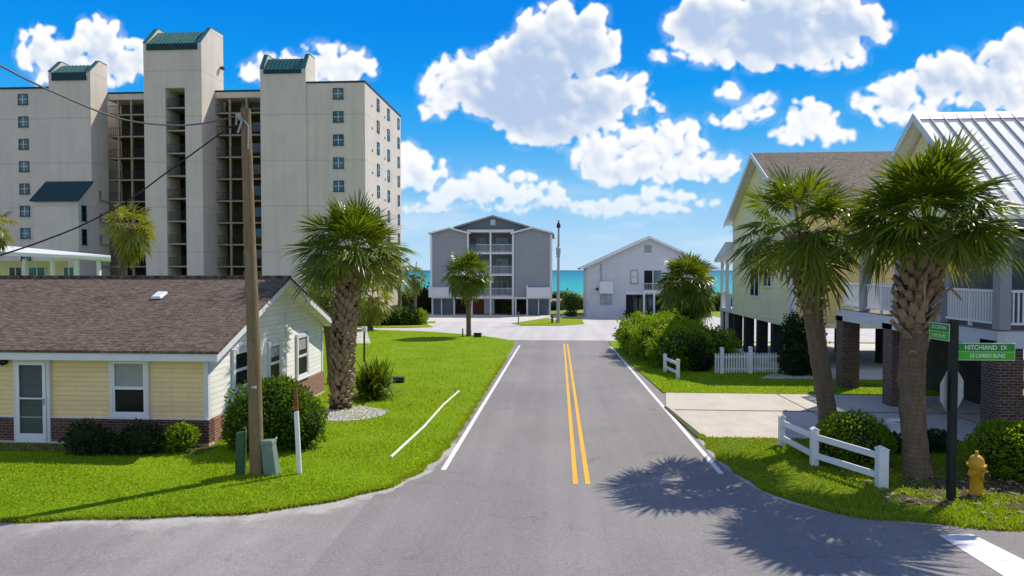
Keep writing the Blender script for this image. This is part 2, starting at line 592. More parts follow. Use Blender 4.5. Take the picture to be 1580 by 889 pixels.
def sky_shell():
    st = 0.00155
    us = np.arange(-0.98, 0.80, st); vs_ = np.arange(-0.004, 0.44, st)
    nw, nh = len(us), len(vs_)
    wx = fbm((nh, nw), 42, 6, 1, .62) * 26 + fbm((nh, nw), 9, 3, 12, .6) * 5
    wy = fbm((nh, nw), 42, 6, 2, .62) * 26 + fbm((nh, nw), 9, 3, 13, .6) * 5
    X, Yy = np.meshgrid(np.arange(nw, dtype=float), np.arange(nh, dtype=float))
    XW, YW = X + wx, Yy + wy
    H = np.zeros((nh, nw))
    r = np.random.default_rng(77)
    base = {}
    E = []
    for (px, py, rx, ry, k) in CLOUDS:
        d = ray(px, py)
        cxg = (d.x / d.y - us[0]) / st; cyg = (d.z / d.y - vs_[0]) / st
        ax, ay = rx / F / st * 1.0, ry / F / st * 1.0
        E.append((cxg, cyg, ax, ay, k)); base[k] = min(base.get(k, 1e9), cyg - ay * .85)
    puffs = []
    for (cxg, cyg, ax, ay, k) in E:
        n = int(12 + ax * ay / 22 + (ax / ay > 3) * ax * .6)
        for i in range(n):
            t = r.uniform(0, 6.283); q = math.sqrt(r.random()) * .92
            x = cxg + math.cos(t) * ax * q; y = cyg + math.sin(t) * ay * q
            R = max(ay * r.uniform(.22, .62) * (1.1 - q * .62), min(ay * .8, 4.2))
            puffs.append((x, y, R, k, r.uniform(.75, 1.1)))
            if i % 2 == 0:                        # small cauliflower knobs near the rim
                R2 = R * r.uniform(.28, .5); tt = r.uniform(-.3, 3.4)
                puffs.append((x + math.cos(tt) * R, y + math.sin(tt) * R, R2, k, 1.0))
    for (x, y, R, k, z) in puffs:
        R = max(R, 2.2)
        m = 18
        i0, i1 = int(max(0, x - R - m)), int(min(nw, x + R + m)); j0, j1 = int(max(0, y - R - m)), int(min(nh, y + R + m))
        if i1 <= i0 or j1 <= j0: continue
        dx_ = XW[j0:j1, i0:i1] - x; dy_ = YW[j0:j1, i0:i1] - y
        h = np.sqrt(np.maximum(0, R * R - dx_ ** 2 - dy_ ** 2)) * z
        b_ = (Yy[j0:j1, i0:i1] + .45 * wy[j0:j1, i0:i1] - base[k]) / 7.0       # flat bottoms
        h = h * np.clip(b_ + .8, 0, 1)
        cur = H[j0:j1, i0:i1]
        np.maximum(cur, h + .30 * np.minimum(cur, h), out=cur)
    Hs = blur(H, 1)
    fine = fbm((nh, nw), 7, 3, 5, .6)
    al = np.clip((Hs + fine * 5.0 * np.clip(Hs, 0, 1)) / 4.2, 0, 1); al = al * al * (3 - 2 * al)
    near = np.clip(blur((H > 1).astype(float), 5), 0, 1)
    wisp = np.clip((fbm((nh, nw), 16, 5, 9, .6) + .05) * 5, 0, 1) * np.clip(near * 1.8 - .15, 0, 1) * .34
    al = np.maximum(al, wisp * np.clip(1 - al, 0, 1))
    hz = np.repeat(fbm((nh, nw // 4 + 1), 26, 5, 41, .6), 4, axis=1)[:, :nw]
    vv = vs_[:, None]
    hz = np.clip((hz + .03) * 4.5, 0, 1) * np.clip((vv - .012) / .03, 0, 1) * np.clip((.135 - vv) / .05, 0, 1) * .42
    al = np.maximum(al, hz)
    # light from the upper right, thinning through the heap
    tau = np.zeros_like(H); sx, sy = .50, .87
    for s_ in (1.5, 3, 5, 8, 12, 17, 23, 32, 44, 58):
        ix = np.clip(np.arange(nw) + int(round(s_ * sx)), 0, nw - 1); iy = np.clip(np.arange(nh) + int(round(s_ * sy)), 0, nh - 1)
        tau += np.maximum(0, Hs[np.ix_(iy, ix)] - Hs * .55) * (1.0 if s_ < 6 else .8)
    thick = blur(np.minimum(H, 45), 7)
    sh = 1 - np.exp(-np.maximum(0, tau - 3) / 17)
    sh = .66 * sh * np.clip((thick - 2.5) / 6.0, .10, 1) + .22 * np.clip((thick - 6) / 6, 0, 1)
    Hr = H + fbm((nh, nw), 14, 4, 31, .6) * 4.5
    for s_, gn in ((2.5, .055), (6, .045)):
        ix = np.clip(np.arange(nw) + int(round(s_ * sx)), 0, nw - 1); iy = np.clip(np.arange(nh) + int(round(s_ * sy)), 0, nh - 1)
        sh -= gn * np.clip(Hr - Hr[np.ix_(iy, ix)], -5, 5)
    deep = np.clip((blur(np.minimum(H, 30), 12) - 4) / 7, 0, 1)
    sh = np.clip(sh * 1.0 * (1 + fbm((nh, nw), 34, 3, 21, .5) * .8) + deep * np.clip(.5 + fbm((nh, nw), 70, 3, 23, .5) * 2.0, 0, 1) * .55, 0, 1)
    sh = .25 * sh + .35 * blur(sh, 1) + .4 * blur(sh, 3)
    #print('CL', H.max(), np.percentile(H[H>2],[10,50,90]), np.percentile(tau[H>2],[10,50,90]), np.percentile(thick[H>2],[10,50,90]), np.percentile(sh[H>2],[10,50,90]))
    R0 = 9000.0
    U, V = np.meshgrid(us, vs_)
    ln = np.sqrt(U ** 2 + 1 + V ** 2)
    co = np.stack([U / ln * R0, 1 / ln * R0, V / ln * R0 + 4.3], -1).reshape(-1, 3)
    idx = np.arange(nw * nh).reshape(nh, nw)
    q = np.stack([idx[:-1, :-1], idx[:-1, 1:], idx[1:, 1:], idx[1:, :-1]], -1).reshape(-1, 4)
    # leave out faces that are wholly clear air
    af = al.reshape(-1); keep = af[q].max(1) > .004; q = q[keep]
    used = np.unique(q); remap = np.full(nw * nh, -1); remap[used] = np.arange(len(used))
    q = remap[q]; co = co[used]
    me = bpy.data.meshes.new('sky')
    me.vertices.add(len(co)); me.vertices.foreach_set('co', co.astype(np.float32).reshape(-1))
    me.loops.add(q.size); me.loops.foreach_set('vertex_index', q.reshape(-1).astype(np.int32))
    me.polygons.add(len(q)); me.polygons.foreach_set('loop_start', np.arange(0, q.size, 4, dtype=np.int32))
    me.polygons.foreach_set('loop_total', np.full(len(q), 4, dtype=np.int32))
    for nm, arr in (('cover', af[used]), ('shade', sh.reshape(-1)[used])):
        at = me.attributes.new(nm, 'FLOAT', 'POINT'); at.data.foreach_set('value', arr.astype(np.float32))
    me.update(calc_edges=True)
    m, nt, b, out = newmat('cumulus cloud')
    nt.nodes.remove(b)
    ac = nd(nt, 'ShaderNodeAttribute', attribute_name='cover'); as_ = nd(nt, 'ShaderNodeAttribute', attribute_name='shade')
    pz = sep(nt, pos(nt))
    e_ = mth(nt, 'DIVIDE', pz[2], pz[1])
    c = mixc(nt, as_.outputs['Fac'], (1.03, 1.03, 1.03), (0.47, 0.60, 0.83))
    c = mixc(nt, rng(nt, e_, .03, .16, .55, 0), c, (0.55, 0.76, 0.96))
    em = nd(nt, 'ShaderNodeEmission'); nt.links.new(c, em.inputs[0])
    tr = nd(nt, 'ShaderNodeBsdfTransparent')
    mx = nd(nt, 'ShaderNodeMixShader')
    nt.links.new(mth(nt, 'MULTIPLY', ac.outputs['Fac'], rng(nt, e_, .02, .15, .7, 1.0)), mx.inputs[0])
    nt.links.new(tr.outputs[0], mx.inputs[1]); nt.links.new(em.outputs[0], mx.inputs[2]); nt.links.new(mx.outputs[0], out.inputs[0])
    m.cycles.emission_sampling = 'NONE'
    me.materials.append(m)
    o = bpy.data.objects.new('sky', me); COL.objects.link(o)
    return tag(o, kind='structure')
sky_shell()

# ------------------------------------------------------------------ materials used
M = {}
M['terrain'] = grassmat('sandy ground', (0.16, 0.17, 0.06), (0.26, 0.22, 0.13), (0.12, 0.16, 0.03))
M['lawn'] = grassmat('lawn', (0.165, 0.285, 0.003), (0.215, 0.325, 0.004), (0.27, 0.33, 0.010), 0.2)
M['lawn2'] = grassmat('thin lawn with soil', (0.10, 0.17, 0.006), (0.14, 0.18, 0.015), (0.20, 0.145, 0.085), 0.5)
M['lawnfar'] = grassmat('far lawn', (0.20, 0.28, 0.006), (0.24, 0.31, 0.008), (0.25, 0.30, 0.012), 0.2)
M['road'] = asphalt('road asphalt', 0.225, warm=(1.10, 1.02, 0.955), crack=0.45, patch=0.3)
M['street'] = asphalt('old asphalt', 0.255, warm=(1.11, 1.02, 0.94), crack=0.3, patch=0.6)
M['gutter'] = asphalt('worn edge', 0.255, warm=(1.11, 1.02, 0.94), crack=0, patch=0.5, edge=(0.42, 0.395, 0.355))
M['crossing'] = asphalt('pale street', 0.50, warm=(1.06, 1.0, 0.95), crack=0.3, patch=0.15)
M['concrete'] = mk('driveway concrete', (0.56, 0.50, 0.41), 0.85, 0.1, 1.1, 0.15, 50, 0.2, dirt=0.25)
M['apron'] = mk('apron concrete', (0.58, 0.55, 0.50), 0.85, 0.1, 0.6, 0, 50, 0.2)
M['joint'] = grassmat('weedy joint', (0.09, 0.11, 0.03), (0.13, 0.12, 0.07), (0.07, 0.12, 0.01))
M['soil'] = mk('soil', (0.085, 0.065, 0.045), 0.95, 0.35, 4, 0.6, 30, 0.1)
M['yellow_paint'] = paintmat('yellow road paint', (0.80, 0.42, 0.01), 0.65)
M['white_paint'] = paintmat('white road paint', (0.78, 0.75, 0.71), 0.7)
M['sea'] = None
M['stucco'] = mk('beige stucco', (0.66, 0.59, 0.515), 0.9, 0.06, 0.35, 0.15, 30, 0.1, streak=0.25)
def joints(m, pitch, off):
    nt = m.node_tree; b = [n for n in nt.nodes if n.type == 'BSDF_PRINCIPLED'][0]
    src = b.inputs['Base Color'].links[0].from_socket
    p = pos(nt); z = sep(nt, p)[2]
    fr_ = mth(nt, 'FRACT', mth(nt, 'DIVIDE', mth(nt, 'SUBTRACT', z, off), pitch))
    ln = mth(nt, 'MULTIPLY', rng(nt, fr_, 0.0, 0.035, 1.0, 0.0), 0.45)
    blot = rng(nt, noi(nt, vscale(nt, p, (.5, .5, .16)), 1.0, 6, 0.7), 0.52, 0.75, 0, 0.35)
    c = mixc(nt, ln, src, (0.30, 0.26, 0.22))
    c = mixc(nt, blot, c, (0.42, 0.37, 0.32))
    nt.links.new(c, b.inputs['Base Color'])
joints(M['stucco'], 2.73 * 2, 1.0)
M['stucco_in'] = mk('corridor wall', (0.085, 0.062, 0.035), 0.9, 0.15, 0.6, 0, 30, 0.1)  # darkened: the shade inside the open galleries is put into the wall colour
M['slab_dark'] = mk('gallery floor', (0.10, 0.085, 0.07), 0.9, 0.15, 1)  # darker copy of the slab edge, with the recess shade in its colour
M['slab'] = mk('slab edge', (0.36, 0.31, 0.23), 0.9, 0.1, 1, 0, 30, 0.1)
M['teal'] = mk('green metal roof', (0.035, 0.14, 0.115), 0.45, 0.15, 1.5, 0, 30, 0.4)
M['teal_dark'] = mk('dark teal fascia', (0.006, 0.040, 0.055), 0.6, 0.15, 1, 0, 30, 0.3)
M['rail_dark'] = mk('dark railing', (0.03, 0.035, 0.035), 0.5, 0.2, 2, 0, 30, 0.3)
M['door_dark'] = mk('dark door', (0.025, 0.03, 0.035), 0.5, 0.3, 1, 0, 30, 0.3)
M['door_pale'] = mk('pale door', (0.38, 0.42, 0.44), 0.5, 0.2, 1, 0, 30, 0.3)
M['win_frame'] = mk('teal window frame', (0.02, 0.075, 0.08), 0.5, 0.1, 2, 0, 30, 0.3)
M['pane'] = glassmat('window glass', (0.05, 0.12, 0.16))
M['pane_dark'] = glassmat('dark glass', (0.010, 0.016, 0.018))
M['pane_teal'] = glassmat('teal glass', (0.01, 0.11, 0.12))
M['clear'] = glassmat('clear window glass', (0.02, 0.03, 0.03), 0.85)
M['blind'] = mk('roller blind', (0.62, 0.62, 0.60), 0.8, 0.08, 3)
M['void'] = mk('dark room', (0.012, 0.013, 0.013), 0.9, 0.3, 1.5)
M['white'] = mk('white trim', (0.72, 0.73, 0.75), 0.5, 0.05, 2, 0, 30, 0.3, dirt=0.12)
M['white_clean'] = mk('white vinyl', (0.80, 0.81, 0.82), 0.4, 0.03, 2, 0, 30, 0.35, dirt=0.08)
M['yellow_siding'] = siding('yellow clapboard', (0.92, 0.68, 0.35), 0.125, 0.5)
M['white_siding'] = siding('cream clapboard', (0.92, 0.90, 0.83), 0.15, 0.5)
M['brick'] = brick('brown brick', (0.10, 0.030, 0.016), (0.16, 0.055, 0.030), (0.22, 0.19, 0.16))
M['brick_red'] = brick('red brick', (0.30, 0.10, 0.06), (0.36, 0.14, 0.09), (0.45, 0.38, 0.32))
M['brick_pier'] = brick('pier brick', (0.06, 0.026, 0.018), (0.14, 0.060, 0.040), (0.24, 0.205, 0.17), mw=0.012)
M['shingle'] = shingle('brown shingles', (0.078, 0.059, 0.047), (0.140, 0.106, 0.082))
M['shingle2'] = shingle('grey brown shingles', (0.15, 0.125, 0.095), (0.20, 0.165, 0.125))
M['grey_roof'] = mk('grey roof', (0.32, 0.32, 0.33), 0.9, 0.15, 1.5)
M['grey_siding'] = siding('grey siding', (0.30, 0.315, 0.345), 0.2, 0.85, 0.04)
M['slate_siding'] = siding('slate siding', (0.15, 0.18, 0.195), 0.25, 0.8, 0.05)
M['blue_siding'] = siding('pale blue siding', (0.58, 0.60, 0.65), 0.2, 0.88, 0.04)
M['blue_panel'] = siding('blue grey panels', (0.12, 0.16, 0.19), 0.25, 0.8, 0.05)
M['cream_siding'] = siding('pale yellow siding', (0.90, 0.80, 0.46), 0.17, 0.75, 0.05)
M['cream_siding2'] = siding('warm yellow siding', (0.78, 0.60, 0.24), 0.17, 0.75, 0.05)
M['motel'] = mk('cream motel wall', (0.80, 0.66, 0.40), 0.8, 0.06, 1)
M['metal_roof'] = mk('white metal roof', (0.95, 0.92, 0.85), 0.6, 0.02, 0.8, 0, 30, 0.2)
M['seam'] = mk('roof seam', (0.30, 0.28, 0.26), 0.6, 0.1, 2, 0, 30, 0.4)
M['column'] = mk('grey column', (0.30, 0.32, 0.36), 0.5, 0.06, 2, 0, 30, 0.3)
M['greywall'] = siding('grey green wall', (0.15, 0.165, 0.17), 0.2, 0.8, 0.1)
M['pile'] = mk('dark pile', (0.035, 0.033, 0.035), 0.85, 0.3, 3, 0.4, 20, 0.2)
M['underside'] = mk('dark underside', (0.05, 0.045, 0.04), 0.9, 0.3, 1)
M['wood_pole'] = barkmat('weathered pole', (0.125, 0.088, 0.043), (0.255, 0.195, 0.105))
M['dark_pole'] = mk('dark green post', (0.012, 0.016, 0.014), 0.55, 0.3, 4, 0, 30, 0.3)
M['cable'] = mk('black cable', (0.018, 0.018, 0.02), 0.6, 0.2, 3)
M['cable_grey'] = mk('aluminium cable', (0.11, 0.105, 0.11), 0.5, 0.4, 30)
M['pedestal'] = mk('green pedestal', (0.045, 0.11, 0.05), 0.55, 0.2, 6, 0, 30, 0.3, dirt=0.3)
M['pedestal_grey'] = mk('grey green cabinet', (0.18, 0.25, 0.20), 0.6, 0.12, 4, 0, 30, 0.3, dirt=0.2)
M['rust'] = mk('rusty wood', (0.23, 0.10, 0.035), 0.9, 0.3, 9, 0.3, 30)
M['hydrant'] = mk('yellow hydrant paint', (0.66, 0.36, 0.015), 0.42, 0.1, 9, 0.15, 40, 0.4, dirt=0.35)
M['iron'] = mk('dark iron', (0.035, 0.035, 0.025), 0.6, 0.3, 12, 0.3, 40)
M['sign_green'] = mk('green sign sheeting', (0.05, 0.42, 0.012), 0.4, 0.08, 5, 0, 30, 0.4)
M['sign_dark'] = mk('dark green sign sheeting', (0.02, 0.24, 0.02), 0.4, 0.1, 5, 0, 30, 0.4)
M['sign_letter'] = mk('sign lettering', (0.72, 0.80, 0.74), 0.5, 0.1, 30)
M['alu'] = mk('aluminium', (0.40, 0.43, 0.43), 0.42, 0.1, 3, 0, 30, 0.5, metal=0.2, dirt=0.12)
M['black'] = mk('black plastic', (0.012, 0.012, 0.013), 0.5, 0.2, 3)
M['cream_paint'] = mk('cream painted timber', (0.74, 0.70, 0.58), 0.7, 0.08, 5, 0, 30, 0.2, dirt=0.3)
M['stone'] = mk('pale gravel', (0.58, 0.55, 0.51), 0.9, 0.25, 6)
M['timber'] = mk('silver timber', (0.26, 0.22, 0.17), 0.9, 0.2, 4, 0.3, 30)
M['dune'] = grassmat('dune', (0.33, 0.28, 0.16), (0.25, 0.27, 0.09), (0.42, 0.30, 0.22), 0.2)
M['boot'] = barkmat('palm leaf bases', (0.14, 0.088, 0.05), (0.40, 0.29, 0.19))
M['palm_trunk'] = barkmat('palm trunk', (0.075, 0.055, 0.036), (0.19, 0.145, 0.095), 0.06)
M['palm_core'] = barkmat('palm fibre', (0.035, 0.020, 0.012), (0.07, 0.042, 0.025))
M['palm_leaf'] = leafmat('palmetto fronds', (0.040, 0.082, 0.006), (0.165, 0.220, 0.013), 0.38, (1.7, 1.5, 0.4), 0.33, (0.30, 0.25, 0.03))
M['palm_pale'] = leafmat('pale palm fronds', (0.090, 0.115, 0.012), (0.26, 0.26, 0.03), 0.45, (1.5, 1.4, 0.5), 0.4, (0.36, 0.28, 0.05))
M['bush'] = leafmat('glossy shrub leaves', (0.040, 0.095, 0.006), (0.125, 0.205, 0.010), 0.40, (1.7, 1.6, 0.4), 0.35)
M['bush_lime'] = leafmat('lime shrub leaves', (0.090, 0.175, 0.005), (0.220, 0.310, 0.010), 0.52, (1.7, 1.6, 0.4), 0.4)
M['bush_dark'] = leafmat('dark shrub leaves', (0.010, 0.026, 0.006), (0.028, 0.058, 0.010), 0.25, (1.5, 1.5, 0.6), 0.4)  # darkened so the leaf colour also carries the cottage's shade
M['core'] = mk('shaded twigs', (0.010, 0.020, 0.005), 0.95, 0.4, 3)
M['blade'] = leafmat('grass blades', (0.165, 0.275, 0.003), (0.330, 0.430, 0.007), 0.5, (1.4, 1.4, 0.4), 0.5, (0.36, 0.34, 0.08))

# sea: turquoise over the shallows, deeper blue far out
def seamat():
    m, nt, b, out = newmat('sea water')
    p = pos(nt)
    y = sep(nt, p)[1]
    r = nd(nt, 'ShaderNodeValToRGB')
    lg = mth(nt, 'LOGARITHM', mth(nt, 'MAXIMUM', y, 10.0), 10.0)
    nt.links.new(rng(nt, mth(nt, 'ADD', lg, mth(nt, 'MULTIPLY', noi(nt, vscale(nt, p, (0.02, 0.1, 0)), 1.0, 4), 0.14)), 2.3, 3.7), r.inputs[0])
    r.color_ramp.elements[0].color = (0.06, 0.36, 0.33, 1)
    r.color_ramp.elements[1].color = (0.004, 0.135, 0.235, 1)
    e = r.color_ramp.elements.new(0.25); e.color = (0.02, 0.30, 0.33, 1)
    e = r.color_ramp.elements.new(0.55); e.color = (0.008, 0.21, 0.30, 1)
    nt.links.new(r.outputs[0], b.inputs['Base Color'])
    b.inputs['Roughness'].default_value = 0.75
    b.inputs['Specular IOR Level'].default_value = 0.08
    return m
M['sea'] = seamat()

# ------------------------------------------------------------------ ground
def terrain():
    mb = MB()
    xs = [-4000, -1500, -600, -300] + list(range(-200, 201, 20)) + [300, 600, 1500, 4000]
    ys = [-4000, -1000, -300, -100, -40, 0, 40, 80, 100, 104, 108, 112, 116, 120, 125, 130, 135, 140, 150, 165, 185]
    def h(x, y):
        if y <= 100: return max(gz(y), -1.8) if y > -40 else gz(-40)
        b = gz(100)
        n = mnoise.noise((x * 0.04, y * 0.06, 0)) * 0.5
        if y < 130:
            t = (y - 100) / 30
            return b + (1.35 + n) * t * t * (3 - 2 * t)
        t = min(1, (y - 130) / 45)
        return (b + 1.35 + n) * (1 - t) + (-5.0) * t
    for y in ys:
        for x in xs:
            mb.v.append((x, y, h(x, y))); mb.t.append(0.0)
    nx = len(xs)
    for j in range(len(ys) - 1):
        for i in range(nx - 1):
            mb.f.append((j*nx + i, j*nx + i + 1, (j+1)*nx + i + 1, (j+1)*nx + i))
            mb.m.append(1 if ys[j] >= 100 else 0)
    o = mb.build('ground', [M['terrain'], M['dune']], smooth=True, fix=False)
    return tag(o, kind='structure')
terrain()
mb = MB()
mb.add([(-40000, 150, -3.1), (40000, 150, -3.1), (40000, 45000, -3.1), (-40000, 45000, -3.1)], [(0, 1, 2, 3)])
tag(mb.build('sea', M['sea'], fix=False), kind='structure')

sheet('street', [(-130, -30), (130, -30), (130, 21), (-130, 21)], 0.004, M['street'])
seam = GL([(470, 889), (520, 830), (577, 765), (600, 750), (650, 728), (690, 700)])
sheet('road', [(130, -20), (130, 18), (5.2, 18), (5.0, 53), (-4.4, 53), (-4.3, 18)] + list(reversed(seam)) + [(-4.2, 4), (-4.6, -20)], 0.009, M['road'])
sheet('crossing_street', [(-130, 50.6), (130, 50.6), (130, 96), (-130, 96)], 0.014, M['crossing'])

left_edge = smooth_line(GL([(-260, 806), (0, 803), (150, 802), (300, 797), (450, 786), (560, 764), (630, 738), (680, 703), (712, 660), (741, 615), (767, 574), (787, 543), (794, 532)]), 2)
far_edge = GL([(793, 527), (745, 519), (655, 512), (560, 509)])
lawn_l = left_edge + far_edge + [(-60, 60), (-60, left_edge[0][1])]
sheet('lawn', lawn_l, 0.05, M['lawn'], thick=0.06)
# worn strip of pavement along the edge of the left lawn
def edge_strip(name, line, w_out, lift, mat, lo=.002):
    mb = MB()
    L = []
    for i, p in enumerate(line):
        a = Vector(line[max(i - 1, 0)]); b = Vector(line[min(i + 1, len(line) - 1)])
        d = (b - a).normalized(); nrm = Vector((d.y, -d.x))
        wv = w_out * (1 + 0.18 * math.sin(i * 1.7))
        L.append((Vector(p) - nrm * 0.15, Vector(p) + nrm * wv))
    for k, (a, b) in enumerate(L):
        mb.v.append((a.x, a.y, gz(a.y) + lift)); mb.t.append(1.0)
        mb.v.append((b.x, b.y, gz(b.y) + lo)); mb.t.append(0.02)
    for k in range(len(L) - 1):
        mb.f.append((2*k, 2*k + 1, 2*k + 3, 2*k + 2)); mb.m.append(0)
    o = mb.build(name, mat, fix=False)
    if o.data.polygons[0].normal.z < 0: o.data.flip_normals()
    return tag(o, kind='structure')
edge_strip('road_edge', [p for p in left_edge if p[1] < 18.3], 0.95, 0.0135, M['gutter'])

# right hand lawns
r_edge = smooth_line(GL([(1083, 674), (1108, 706), (1148, 738), (1198, 768), (1278, 790), (1380, 803), (1480, 812), (1590, 818), (1900, 826)]), 2)
Yd0, Yd1 = 19.0, 26.7           # driveway front and back
lawn_r = r_edge + [(40, r_edge[-1][1]), (40, Yd0), (r_edge[0][0], Yd0)]
sheet('corner_lawn', lawn_r, 0.05, M['lawn2'], thick=0.06)
edge_strip('road_edge', list(reversed(r_edge)), 0.22, 0.014, M['gutter'], .007)
sheet('driveway_edge', [(3.62, Yd1 - 3), (3.72, Yd1 - 3), (4.02, Yd0 + .02), (4.16, Yd0 + .02), (4.16, Yd0 - .1), (3.80, Yd0 + .02)], 0.046, M['joint'])
wedge = [(G(1022, 606)[0], Yd1)] + GL([(985, 573), (958, 549), (944, 535)]) + [(3.6, 49.8), (30, 49.8), (30, Yd1)]
sheet('side_lawn', wedge, 0.05, M['lawn'], thick=0.06)
sheet('driveway', [(3.85, Yd0 + .01), (40, Yd0 + .01), (40, Yd1 - .01), (4.15, Yd1 - .01), (3.7, Yd1 - 3)], 0.035, M['concrete'], thick=0.05)
for (a, b) in (((8.35, Yd0 + .05), (8.35, Yd1 - .05)), ((3.9, 23.1), (30, 23.1)), ((12.7, Yd0 + .05), (12.7, Yd1 - .05))):
    if a[0] == b[0]: q = [(a[0] - .022, a[1]), (a[0] + .022, a[1]), (b[0] + .022, b[1]), (b[0] - .022, b[1])]
    else: q = [(a[0], a[1] - .04), (b[0], b[1] - .04), (b[0], b[1] + .04), (a[0], a[1] + .04)]
    sheet('driveway_joint', q, 0.040 if a[0] == b[0] else 0.044, M['joint'])
sheet('parking_floor', [(8.9, 30.8), (32, 30.8), (32, 49), (11.0, 49), (11.0, 34.5)], 0.058, M['apron'])

# far side of the crossing street
sheet('verge', GL([(790, 499.5), (842, 491.5), (897, 491), (901, 500.5), (868, 503), (806, 503)]), 0.06, M['lawnfar'], thick=0.05)
sheet('verge', [(-60, 63.2), (-14.0, 63.0), (-12.0, 64.5), (-13.2, 68.2), (-15, 70), (-60, 71)], 0.06, M['lawnfar'], thick=0.05)
sheet('verge', GL([(628, 497.5), (672, 496.5), (672, 498.8), (632, 499.5)]), 0.06, M['lawnfar'], thick=0.05)
sheet('verge', [(-1.0, 90), (3.4, 90), (3.4, 100), (-1.0, 100)], 0.03, M['lawnfar'])
sheet('verge', [(19.7, 84), (30, 84), (30, 100), (19.7, 100)], 0.03, M['lawnfar'])
sheet('verge', [(-60, 88), (-17.2, 88), (-17.2, 100), (-60, 100)], 0.03, M['lawnfar'])
sheet('path', GL([(846, 492.5), (868, 487.5), (884, 484.5), (892, 484.5), (878, 489), (858, 494.5)]), 0.075, M['apron'])
sheet('forecourt', [(-17, 72.5), (-3.5, 72.5), (-1.0, 89.3), (-17, 89.3)], 0.019, M['apron'])
sheet('driveway_patch', GL([(548, 512), (566, 511.5), (572, 531), (545, 531)]), 0.056, M['apron'])

# markings
def line_sheet(name, pts, w, mat, lift=0.014):
    a = []; b = []
    for i, p in enumerate(pts):
        q0 = Vector(pts[max(i - 1, 0)]); q1 = Vector(pts[min(i + 1, len(pts) - 1)])
        d = (q1 - q0).normalized(); nrm = Vector((d.y, -d.x)) * w / 2
        a.append(tuple(Vector(p) + nrm)); b.append(tuple(Vector(p) - nrm))
    sheet(name, a + list(reversed(b)), lift, mat)
line_sheet('white_line_marking', GL([(684, 726), (802, 533)]), 0.12, M['white_paint'])
line_sheet('white_line_marking', GL([(1113, 732), (943, 535)]), 0.12, M['white_paint'])
line_sheet('yellow_line_marking', GL([(888, 748), (870.5, 531)]), 0.105, M['yellow_paint'])
line_sheet('yellow_line_marking', GL([(907, 748), (875.5, 531)]), 0.105, M['yellow_paint'])
sheet('stop_line_marking', GL([(1448, 827), (1499, 825), (1700, 925), (1640, 948)]), 0.016, M['white_paint'])
# ------------------------------------------------------------------ condominium tower
Yf = 80.0
def cx(px, Y=Yf, py=300): return AY(px, py, Y).x
def czz(py, px, Y=Yf): return AY(px, py, Y).z
zg = gz(Yf) - 0.1
z_w0 = czz(144, 522); z_w4 = czz(287, 522)
DZ = (z_w0 - z_w4) / 4
floors = [z_w0 - DZ * k for k in range(10)]      # window centre heights, top storey first
x_end = cx(563)
zroof = czz(126.5, 563)
Y_end = AX(618, 180, x_end).y
condo = thing('condominium', 'tall beige condominium with green metal roof caps on three stair towers', 'apartment building', (cx(280), Yf, zg))
xA0, xA1 = cx(78), cx(142); xB0, xB1 = cx(224), cx(313); xC0, xC1 = cx(403), cx(473)
xL = cx(-330)
YB = 83.3                     # front of the open galleries
YW = 86.0                     # gallery back wall
# walls
mb = MB()
mb.box(xL, xA0, Yf + .25, Y_end, zg, zroof)                       # left wing
mb.box(xC1, x_end, Yf + .2, Y_end, zg, zroof)                     # right wing
mb.box(xA0, xC1, YW, Y_end - .2, zg, zroof - .05)                 # body behind the galleries
mb.box(xA1 - .2, xB0, YB - .05, YW, zroof - .75, zroof - .02)     # gallery roof edge
mb.box(xB1, xC0, YB - .05, YW, zroof - .75, zroof - .02)
mb.build('wall', M['stucco'], condo)
for (a, b) in ((xL, xA0), (xC1 + .02, x_end + .06)):
    mb = MB(); mb.box(a, b, Yf + .14, Yf + .5, zroof + .004, zroof + .22); mb.build('coping', M['teal_dark'], condo)
for q in ((x_end - .3, x_end + .07, Yf + .5, Y_end + .05, zroof + .004, zroof + .22), (xA1, xB0, YB - .1, YB + .3, zroof, zroof + .2), (xB1, xC0, YB - .1, YB + .3, zroof, zroof + .2)):
    mb = MB(); mb.box(*q); mb.build('coping', M['teal_dark'], condo)

